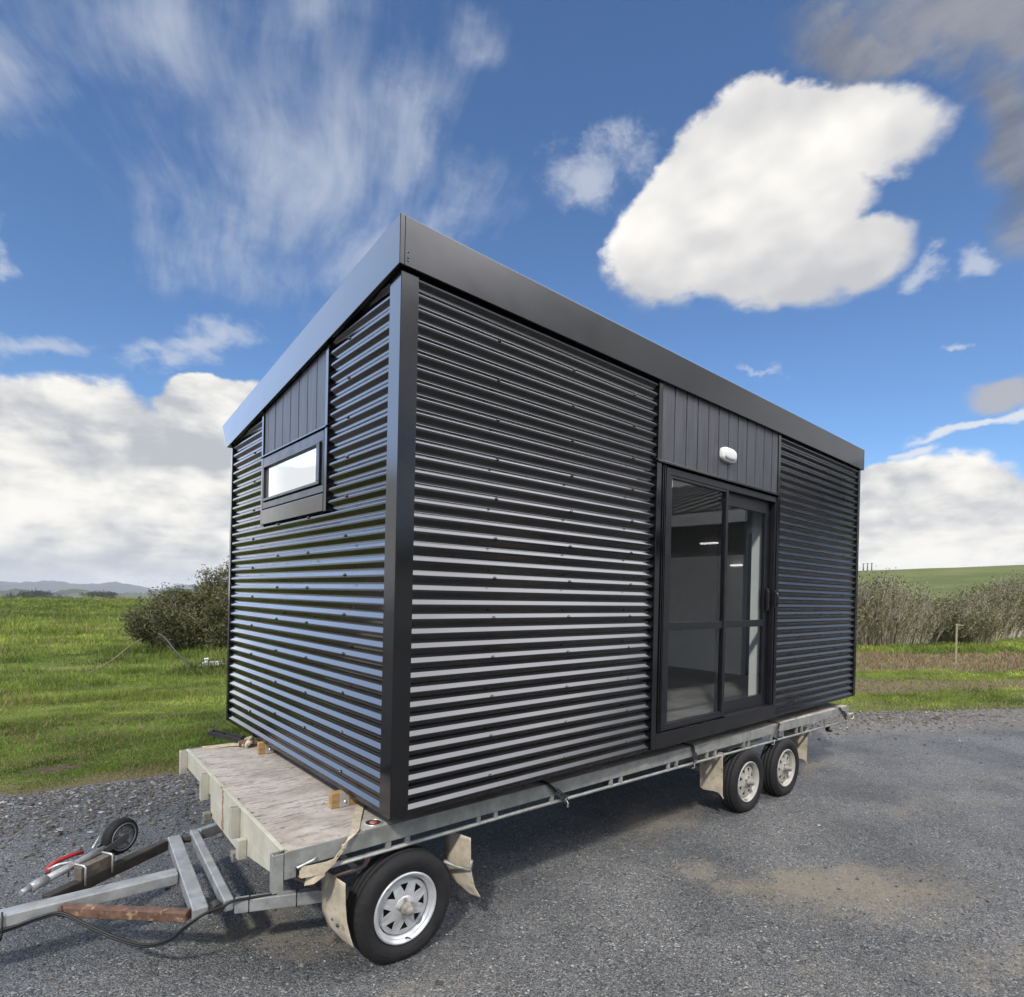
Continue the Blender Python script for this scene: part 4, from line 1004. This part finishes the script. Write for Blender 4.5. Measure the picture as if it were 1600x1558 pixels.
def gcol(x, y, n):
    t_ = fbm(x*.22+5, y*.30, 31, 4)[:,None]; u = fbm(x*1.3, y*2.6+9, 35, 4)[:,None]; w_ = fbm(x*.45, y*.9+3, 77, 3)[:,None]
    t_ = np.clip((t_-.5)*2.2+.5, 0, 1); u = np.clip((u-.5)*2.0+.5, 0, 1); w_ = np.clip((w_-.5)*2.2+.5, 0, 1)
    c = np.array([.115,.185,.028])*(1-t_) + np.array([.30,.36,.066])*t_
    c = c*(.50+.85*u)*(.72+.5*w_)*RNG.uniform(.65,1.35,(n,1))
    dry = (RNG.random(n) < .07+.5*np.clip(fbm(x*.7+2, y*1.2, 39, 3)-.47, 0, 1)*2); c[dry] = np.array([.31,.26,.13])*RNG.uniform(.6,1.2,(dry.sum(),1))
    return c
def grass_left():
    n = 330000
    r = np.concatenate([np.exp(RNG.uniform(np.log(6.4), np.log(118), n-90000)), RNG.uniform(6.4, 11, 90000)]); a = np.radians(RNG.uniform(68, 103, n))
    x = CAM.x + r*np.cos(a); y = CAM.y + r*np.sin(a)
    e = yard_edge_y(x); d = y-e
    p = np.clip((d+.02)/.75, 0, 1)**.8
    bare = np.exp(-(((x+1.02)*1.4)**2+((y-5.35)*2.6)**2)/.10)
    strip = np.exp(-((y+.3*x+(fbm(x*1.2, y*1.2, 93)-.5)*1.3-14.75)/.45)**2)*.7
    k = (RNG.random(n) < p*(1-.9*bare)*(1-strip)) & (d > 0); x, y, r, d = x[k], y[k], r[k], d[k]; n = len(x)
    cl = np.clip((fbm(x*.9, y*1.5, 51, 4)-.5)*2.4+.5, 0, 1)
    hgt = (.016+.062*cl**1.6)*RNG.uniform(.6,1.4,n)*np.clip(.6+d*.4, .6, 1)*np.clip(r/8, 1, 4.0)
    hgt *= np.where((y > 12.5) & (x > .3) & (y < 19), 1.9, 1)
    wid = .0058*np.clip(r/7, 1, 13)
    return blades(x, y, hgt, wid, gcol(x, y, n)*np.where(r > 40, .8, 1)[:,None], .9)
def grass_right():
    n = 90000
    r = np.exp(RNG.uniform(np.log(11), np.log(46), n)); a = np.radians(RNG.uniform(-4, 30, n))
    x = CAM.x + r*np.cos(a); y = CAM.y + r*np.sin(a); s = s_r(x, y) + (fbm(x*.8, y*.8, 61)-.5)*2.2
    green = ((s > 6.25) & (s < 8.3)) | ((s > 10.0) & (s < 12.0)) | ((s > 17.3) & (s < 22))
    tan = ((s > 12.0) & (s < 17.3)); trk = (s >= 8.3) & (s <= 10.0)
    k = (green | (tan & (RNG.random(n) < .6)) | (trk & (RNG.random(n) < .38))) & (y > yard_edge_y(x))
    x, y, r, s, tan, trk = x[k], y[k], r[k], s[k], tan[k], trk[k]; n = len(x)
    c = gcol(x, y, n)*np.array([1.05,1.05,.9]); br = tan & (RNG.random(n) < .80); c[br] = np.array([.34,.265,.165])*RNG.uniform(.5,1.25,(br.sum(),1))
    rd = br & (RNG.random(n) < .35); c[rd] = np.array([.21,.125,.085])*RNG.uniform(.6,1.3,(rd.sum(),1))
    tk = trk & (RNG.random(n) < .6); c[tk] = np.array([.26,.21,.12])*RNG.uniform(.5,1.2,(tk.sum(),1)); ed = (s < 6.75) & (RNG.random(n) < .6); c[ed] = np.array([.34,.29,.17])*RNG.uniform(.5,1.2,(ed.sum(),1))
    hgt = np.where(tan, .14, .06)*RNG.uniform(.5,1.4,n)*np.where(s > 17.3, 3.2, 1); wid = .006*np.clip(r/6, 1, 8)
    return blades(x, y, hgt, wid, c, 1.1)
def join(ps):
    V, F, C_ = [], [], []; o = 0
    for v, f, c in ps: V.append(v); F.append(f+o); C_.append(c); o += len(v)
    return np.concatenate(V), np.concatenate(F), np.concatenate(C_)
for fn in (grass_left, grass_right):
    v, f, c = fn(); setting(raw('grass', v, f, GRM, colors=c), 'stuff')

# ------------------------------------------------------------------ bushes and hedge
LEAFM = leaf_mat('shrub_leaves', .6, .25)
TWIG = leaf_mat('shrub_twigs', .85, .0)
def stems_mesh(paths, radii, cols):
    """three-sided tubes through equal-length paths: paths (n,k,3), radii (n,k)"""
    n, k, _ = paths.shape
    d = np.gradient(paths, axis=1); d /= np.linalg.norm(d, axis=2, keepdims=True)+1e-9
    a = np.cross(d, np.array([.9,.3,.2])); a /= np.linalg.norm(a, axis=2, keepdims=True)+1e-9; b = np.cross(d, a)
    V = np.stack([paths + (a*math.cos(t_)+b*math.sin(t_))*radii[...,None] for t_ in (0, 2*PI/3, 4*PI/3)], 2)
    o = (np.arange(n)*k*3)[:,None,None]; i = np.arange(k-1)[None,:,None]*3; q_ = np.arange(3)[None,None,:]; q2 = (q_+1) % 3
    F = np.stack([o+i+q_, o+i+q2, o+i+3+q2, o+i+3+q_], -1).reshape(-1,4)
    return V.reshape(-1,3), F, np.repeat(cols, k*3, 0)
def leaf_cards(c, size, col, up=.2):
    n = len(c); a = RNG.normal(size=(n,3)); a[:,2] += up; a /= np.linalg.norm(a, axis=1, keepdims=True)
    b = np.cross(a, RNG.normal(size=(n,3))); b /= np.linalg.norm(b, axis=1, keepdims=True)
    s = size[:,None]; V = np.stack([c-a*s, c+b*s*.45, c+a*s, c-b*s*.45], 1).reshape(-1,3)
    return V, np.arange(n*4).reshape(-1,4), np.repeat(col, 4, 0)
def shrub(name, label, cat, base, blobs, n_stem, n_twig, n_leaf, leaf_size, stem_r, stem_col, leaf_cols, straight=.5, group=None, density=None):
    """blobs: (x, y, rx, ry, height) mounds that together shape the outline; all in metres from base"""
    zb = float(h_ter(np.array([base[0]]), np.array([base[1]]))[0])
    t = thing(name, label, cat, (base[0], base[1], zb), 0, group)
    bl = np.array(blobs, float); wgt = bl[:,2]*bl[:,3]*bl[:,4]; wgt /= wgt.sum()
    def gz(x, y): return h_ter(x+base[0], y+base[1]) - zb
    def top(x, y):
        q_ = 1-((x[:,None]-bl[:,0])/bl[:,2])**2-((y[:,None]-bl[:,1])/bl[:,3])**2
        h = (bl[:,4]*np.sqrt(np.maximum(q_, 0))).max(1)
        return h*(.80+.42*fbm(x*1.3+20, y*1.3, 71, 4))
    def foot(n, s=1.0):
        i = RNG.choice(len(bl), n, p=wgt); r = np.sqrt(RNG.random(n))*s; a = RNG.uniform(0, 2*PI, n)
        return bl[i,0]+r*np.cos(a)*bl[i,2], bl[i,1]+r*np.sin(a)*bl[i,3]
    # stems: rise from the foot and lean outwards
    x, y = foot(n_stem, .9); x0, y0 = x*.72+RNG.normal(0,.15,n_stem), y*.72+RNG.normal(0,.15,n_stem); hh = np.maximum(top(x, y), .3)*RNG.uniform(.72,1.06,n_stem)
    k = 7; s = np.linspace(0,1,k)[None,:,None]; g = gz(x, y)[:,None,None]
    P0 = np.stack([x0,y0,gz(x0,y0)-.05],-1)[:,None]; P1 = np.stack([x,y,gz(x,y)+hh],-1)[:,None]
    w_ = RNG.normal(0,1,(n_stem,k,3))*np.array([1,1,.25])*.05*(1.3-straight)*hh[:,None,None]; w_ = np.cumsum(w_, 1)*s
    path = P0+(P1-P0)*s+w_; path[...,:2] += ((P1-P0)[...,:2])*(s**2-s)*.5
    rr = stem_r*RNG.uniform(.5,1.4,(n_stem,1))*(1-.75*np.linspace(0,1,k))[None]
    sc_ = np.array(stem_col)*RNG.uniform(.55,1.35,(n_stem,1))
    parts = [stems_mesh(path, rr, sc_)]
    # twigs off the stems
    i = RNG.integers(0, n_stem, n_twig); u = RNG.uniform(.25,1,n_twig)*(k-1); j = np.minimum(u.astype(int), k-2); f_ = (u-j)[:,None]
    p0 = path[i,j]*(1-f_)+path[i,j+1]*f_
    d = RNG.normal(0,1,(n_twig,3)); d[:,2] = np.abs(d[:,2])*.8+.5+straight*1.6; d /= np.linalg.norm(d,axis=1,keepdims=True); ln = RNG.uniform(.18,.55,n_twig)[:,None]*min(1.6, bl[:,4].mean()/2.0)
    tp = np.stack([p0, p0+d*ln*.5+RNG.normal(0,.02,(n_twig,3)), p0+d*ln+RNG.normal(0,.05,(n_twig,3))],1)
    parts.append(stems_mesh(tp, stem_r*.42*np.array([1,.8,.4])[None]*RNG.uniform(.6,1.2,(n_twig,1)), np.array(stem_col)*RNG.uniform(.5,1.3,(n_twig,1))))
    v, f, c = join(parts); raw('stems', v, f, TWIG, t, colors=c)
    # leaves: in clumps round the twig ends, with gaps between the clumps
    i = RNG.integers(0, n_twig, n_leaf); c_ = tp[i,2]*.6+tp[i,1]*.4 + RNG.normal(0,1,(n_leaf,3))*.10*min(1.6, bl[:,4].mean()/2.0)
    keep = fbm(c_[:,0]*1.5+c_[:,2]*.7, c_[:,1]*1.5+c_[:,2]*1.3, 83, 3) > .33
    c_ = c_[keep]; c_[:,2] = np.maximum(c_[:,2], gz(c_[:,0], c_[:,1])+.05); n = len(c_)
    tone = fbm(c_[:,0]*1.1+3, c_[:,2]*1.4+c_[:,1], 91, 3)[:,None]
    lc = np.array(leaf_cols, float); ci = RNG.integers(0, len(lc), n); col = lc[ci]*RNG.uniform(.6,1.35,(n,1))*(.55+.9*tone)
    v, f, c = leaf_cards(c_, leaf_size*RNG.uniform(.6,1.5,n), col); raw('foliage', v, f, LEAFM, t, colors=c)
    return t
shrub('bush', 'rounded olive twiggy bush at the pasture edge, left of the cabin', 'bush', (3.6,17.6),
      [(-.9,.4,1.5,1.5,1.75),(.3,0,1.7,1.5,2.25),(1.6,.3,1.7,1.6,2.35),(2.9,.6,1.6,1.6,2.1),(-1.5,.9,.8,1.0,.95),(-.4,-.9,1.2,.9,1.2),(.9,-1.0,1.3,.8,1.45)],
      680, 10000, 210000, .034, .014, (.30,.265,.20), [(.075,.085,.028),(.115,.12,.046),(.05,.058,.020),(.16,.15,.07)], .3)
HL = [(.13,.135,.055),(.18,.175,.08),(.09,.10,.04),(.25,.22,.12)]
shrub('hedge_shrub', 'tall pale bare twiggy shrub beside the rear corner of the cabin', 'shrub', (31.0,6.8), [(0,0,2.4,1.4,3.05),(2.6,-.6,1.8,1.4,2.6),(-2.0,.5,1.6,1.2,3.1),(-4.6,1.2,2.0,1.4,2.8),(-7.6,2.0,2.0,1.4,2.7),(-10.6,2.9,2.0,1.4,2.7)], 1700, 18000, 44000, .055, .014, (.44,.40,.31), HL, 1.1)
shrub('hedgerow', 'long scraggy roadside hedge of pale stems below the green hill', 'hedge', (39.0,5.0), [(-3.5,.5,2.2,1.5,2.2),(-1.2,-.2,2.2,1.5,2.1),(1.2,.2,2.2,1.6,2.35),(3.6,-.2,2.3,1.6,2.6),(6.0,-.4,2.4,1.6,3.0),(8.2,-.8,2.2,1.6,3.3)], 2000, 24000, 90000, .055, .015, (.43,.39,.30), HL, 1.05)
shrub('evergreen_shrub', 'dark green shrub at the right end of the hedge', 'shrub', (47.2,2.2), [(0,0,1.9,1.9,3.9),(1.8,-.8,1.8,1.6,3.7),(-1.2,.6,1.2,1.2,2.8)], 200, 3500, 30000, .075, .022, (.12,.10,.08), [(.030,.042,.020),(.042,.055,.026),(.022,.030,.016)], .4)
# farm shed across the yard: it stands outside the picture and shows as the dark mirror image in the glass door
shed = thing('farm_shed', 'long grey farm shed with a dark roof, seen mirrored in the glass door', 'shed', (13.0,-4.7,0))
GREYW = simple('grey_shed_wall', (.30,.305,.30), .7, 0, .12, .5); SHROOF = simple('dark_shed_roof', (.045,.042,.040), .6, 0, .25, 1.5)
mb = MB(); mb.box(0,-19,0,.12,0,3.15); mb.box(.12,-.12,0,8,0,3.9); mb.box(8,-19,0,8.12,0,6.2); mb.box(.12,-19,0,8,-18.88,3.9); mb.build('wall', GREYW, shed)
mb = MB(); mb.prism([(-.5,4.26),(8.3,6.9),(8.3,6.98),(-.5,4.34)], (0,-19.3,0), (1,0,0), (0,0,1), (0,19.6,0))
for k in range(32): y_ = -19.2+k*.61; mb.beam((-.5,y_,4.36),(8.3,y_,7.0),.05,.05)
mb.build('roof', SHROOF, shed)
mb = MB(); mb.box(-.56,-19.3,3.95,-.44,.3,4.27); mb.build('gutter', simple('pale_gutter', (.5,.5,.49), .5), shed)
mb = MB(); mb.prism([(.12,3.9),(8,3.9),(8,6.6),(.12,4.3)], (0,-.1,0), (1,0,0), (0,0,1), (0,.05,0)); mb.box(.06,-19,3.15,.10,-.02,4.3); mb.build('gable_and_eave_shade', SHROOF, shed)  # gable sheet, plus a dark strip standing in for shade under the eave
EM = bpy.data.materials.new('lit_tube'); EM.use_nodes = True; eb_ = EM.node_tree.nodes['Principled BSDF']; eb_.inputs['Emission Color'].default_value = (1,1,1,1); eb_.inputs['Emission Strength'].default_value = 6
for ya, yb, z in ((-6.0,-5.5,3.5),(-5.0,-4.72,2.88)):
    mb = MB(); mb.tube([(-.10,ya+4.7,z),(-.10,yb+4.7,z)], .020, 10); mb.box(-.08,ya+4.7,z-.018,0,yb+4.7,z+.018); mb.build('strip_light', EM, shed)
# stake by the hedge, pipe, hose and sticks
gz1 = lambda x, y: float(h_ter(np.array([x]), np.array([y]))[0])
t = MB(); t.beam((0,0,-.2),(0,0,1.38),.045,.045); t.beam((-.05,.02,1.35),(.30,-.12,1.33),.03,.035)
o = t.build('wooden_stake', simple('pale_stake_timber', (.33,.285,.19), .8, 0, .2, 8), None, .004); o.location = (22.2,2.15,gz1(22.2,2.15)); tag(o, 'thin pale wooden stake standing before the hedge', 'stake')
th = thing('water_pipe', 'short white plastic water pipe with valve lying beside the bush', 'pipe', (2.42,13.0,gz1(2.42,13.0)+.05))
mb = MB(); mb.tube([(-.30,.05,.05),(.10,.0,.06),(.42,-.06,.06)], .040, 12); mb.tube([(-.22,.05,.10),(.02,.03,.12),(.20,.0,.11)], .038, 12); mb.build('pipe', simple('dull_white_plastic', (.52,.50,.46), .6, 0, .15, 9), th)
mb = MB(); mb.tube([(-.14,.04,.05),(-.14,.04,.20)], .036, 12); mb.lathe([(.0,.24),(.05,.235),(.055,.20),(.03,.19)], (-.14,.04,0), (0,0,1), 14); mb.build('valve', WPLA, th)
hp = curve_pts([(2.55,12.7,.04),(2.2,12.75,.03),(1.95,13.3,.16),(1.85,14.2,.36),(1.8,15.2,.62),(1.75,15.8,.72)], 8); gh = gz1(2.2,12.75)
o = MB().tube(hp, .022, 8).build('hose', DARKST); o.location = (0,0,gh); tag(o, 'dark hose looping out of the bush to the white pipe', 'hose')
o = MB().tube(curve_pts([(-.05,13.4,.02),(.45,14.0,.22),(.95,14.8,.50),(1.3,15.4,.62)], 6), [.012]*18+[.008], 6).build('stick', simple('grey_stick', (.17,.14,.10), .9)); o.location = (0,0,gz1(0,13.6)); tag(o, 'long thin grey branch leaning from the bush over the grass', 'branch')
# posts on the hill crest
def crest(px):
    v = pix_dir(px, 886); best = None
    for r in np.arange(150, 260, 2.0):
        x, y = CAM.x+v.x/math.hypot(v.x,v.y)*r, CAM.y+v.y/math.hypot(v.x,v.y)*r; e = (gz1(x,y)-CAM.z)/r
        if best is None or e > best[0]: best = (e, x, y)
    return best[1], best[2], gz1(best[1], best[2])
first = None
for px, lb in ((1349,'grey post on the hill crest, nearest the cabin'),(1355.5,'grey post on the hill crest, middle one of three'),(1362,'grey post on the hill crest, farthest from the cabin')):
    if first is None:
        mb = MB(); mb.tube([(0,0,-.3),(0,0,2.0)], [.16,.13], 8); mb.box(-.06,-.30,1.80,.06,.30,1.95); first = mb.build('fence_post', simple('grey_post', (.16,.15,.14), .9)); o = first
    else: o = first.copy(); COL.objects.link(o)
    o.location = crest(px); tag(o, lb, 'post', 'posts on the hill crest')

# ------------------------------------------------------------------ distance
def hill_mat(name, a, b_, c_, scale):
    m, nt, b = material(name); P = nt.node('ShaderNodeTexCoord').outputs['Object']
    n = nt.voro(nt.vmath('ADD', P, nt.vmath('SCALE', nt.noise(P, scale*2, 3, .5, out=1), 60)), scale, out=1)
    q_, _, _ = nt.sep(n); c = nt.ramp(q_, [(0,a),(.45,b_),(.8,c_),(1,a)])
    c = nt.mix(nt.mapr(nt.noise(P, scale*9, 5, .7), .56, .64), c, tuple(v*.35 for v in a))
    nt.put(b.inputs['Base Color'], c); b.inputs['Roughness'].default_value = 1; b.inputs['Specular IOR Level'].default_value = 0; return m
def ridge(name, r, depth, base, peaks, seed, mat, a0=55, a1=125, n=260):
    a = np.linspace(a0, a1, n); az = np.radians(a); prof = np.zeros(n)
    for c, w, h in peaks: prof = np.maximum(prof, h*np.exp(-((a-c)/w)**2))
    prof = prof + (fbm(a*.9, a*0+seed, seed, 5)-.5)*peaks[0][2]*.55 + (fbm(a*4, a*0, seed+3, 4)-.5)*peaks[0][2]*.20
    rows = []
    for k, s in enumerate(np.linspace(0, 1, 14)):
        rr = r + depth*(s-.5); sh = math.sin(PI*s)**1.2
        z = base + (prof)*sh + (fbm(a*2.5, np.full(n, k*.9), seed+8, 3)-.5)*peaks[0][2]*.25*sh
        rows.append(np.stack([CAM.x+rr*np.cos(az), CAM.y+rr*np.sin(az), z], -1))
    V = np.concatenate(rows); idx = np.arange(14*n).reshape(14, n); F = np.stack([idx[:-1,:-1], idx[:-1,1:], idx[1:,1:], idx[1:,:-1]], -1).reshape(-1,4)
    setting(raw(name, V, F, mat, smooth=True)); return V
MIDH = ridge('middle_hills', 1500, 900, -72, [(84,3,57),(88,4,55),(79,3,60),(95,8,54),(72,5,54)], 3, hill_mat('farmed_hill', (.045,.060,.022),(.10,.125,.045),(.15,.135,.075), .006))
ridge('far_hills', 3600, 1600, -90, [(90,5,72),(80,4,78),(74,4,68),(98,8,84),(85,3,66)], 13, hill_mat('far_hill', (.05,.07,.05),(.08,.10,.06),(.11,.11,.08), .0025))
ridge('distant_mountains', 9000, 3000, -100, [(83,3.5,142),(88,5,140),(78,3,128),(95,6,150),(72,4,112)], 23, hill_mat('hazy_mountain', (.05,.065,.075),(.06,.075,.085),(.075,.09,.10), .0012))  # distance haze is put into the mountains' blue-grey colour
# dark woods on the middle hills
def woods():
    C_, S = [], []
    azv = np.degrees(np.arctan2(MIDH[:,1]-CAM.y, MIDH[:,0]-CAM.x)); rv = np.hypot(MIDH[:,0]-CAM.x, MIDH[:,1]-CAM.y)
    elv = np.degrees(np.arctan2(MIDH[:,2]-CAM.z, rv))
    for a0, a1, e0, e1, n in ((87.6,92.5,-1.15,-.62,300),(76,81.5,-1.25,-.85,220),(83.4,85.0,-1.1,-.70,120),(81.8,83.2,-.55,-.25,70),(84.5,86.2,-.38,-.15,60),(78.5,80.5,-.6,-.25,70),(86.0,87.2,-1.2,-.9,60)):
        k = np.where((azv > a0) & (azv < a1) & (elv > e0) & (elv < e1) & (rv < 1560))[0]
        if not len(k): continue
        c = MIDH[RNG.choice(k, n)] + RNG.normal(0, 1, (n,3))*np.array([9,9,0]) + np.array([0,0,1.5]); C_.append(c); S.append(RNG.uniform(2.2,4.6,n))
    c = np.concatenate(C_); s = np.concatenate(S); n = len(c)
    k = 16; cc = np.repeat(c, k, 0)+RNG.normal(0,1,(n*k,3))*np.repeat(s,k)[:,None]*np.array([.7,.7,.6]); ss = np.repeat(s,k)*.42
    tone = RNG.uniform(.6,1.4,(n*k,1)); v, f, cl = leaf_cards(cc, ss, np.array([.022,.032,.016])*tone); setting(raw('distant_woods', v, f, LEAFM, colors=cl), 'stuff')
woods()
# ------------------------------------------------------------------ the air
hz = MB(); hz.box(-11500,-11500,-104,11500,11500,165); hzm = bpy.data.materials.new('air'); hzm.use_nodes = True; hn = NT(hzm.node_tree); hzm.node_tree.nodes.clear()
ho = hn.node('ShaderNodeOutputMaterial'); pv = hn.node('ShaderNodeVolumePrincipled'); pv.inputs['Color'].default_value = (.93,.96,1,1); pv.inputs['Density'].default_value = 6e-5
hn.l.new(pv.outputs[0], ho.inputs['Volume']); hzo = hz.build('haze', hzm); setting(hzo, 'stuff')
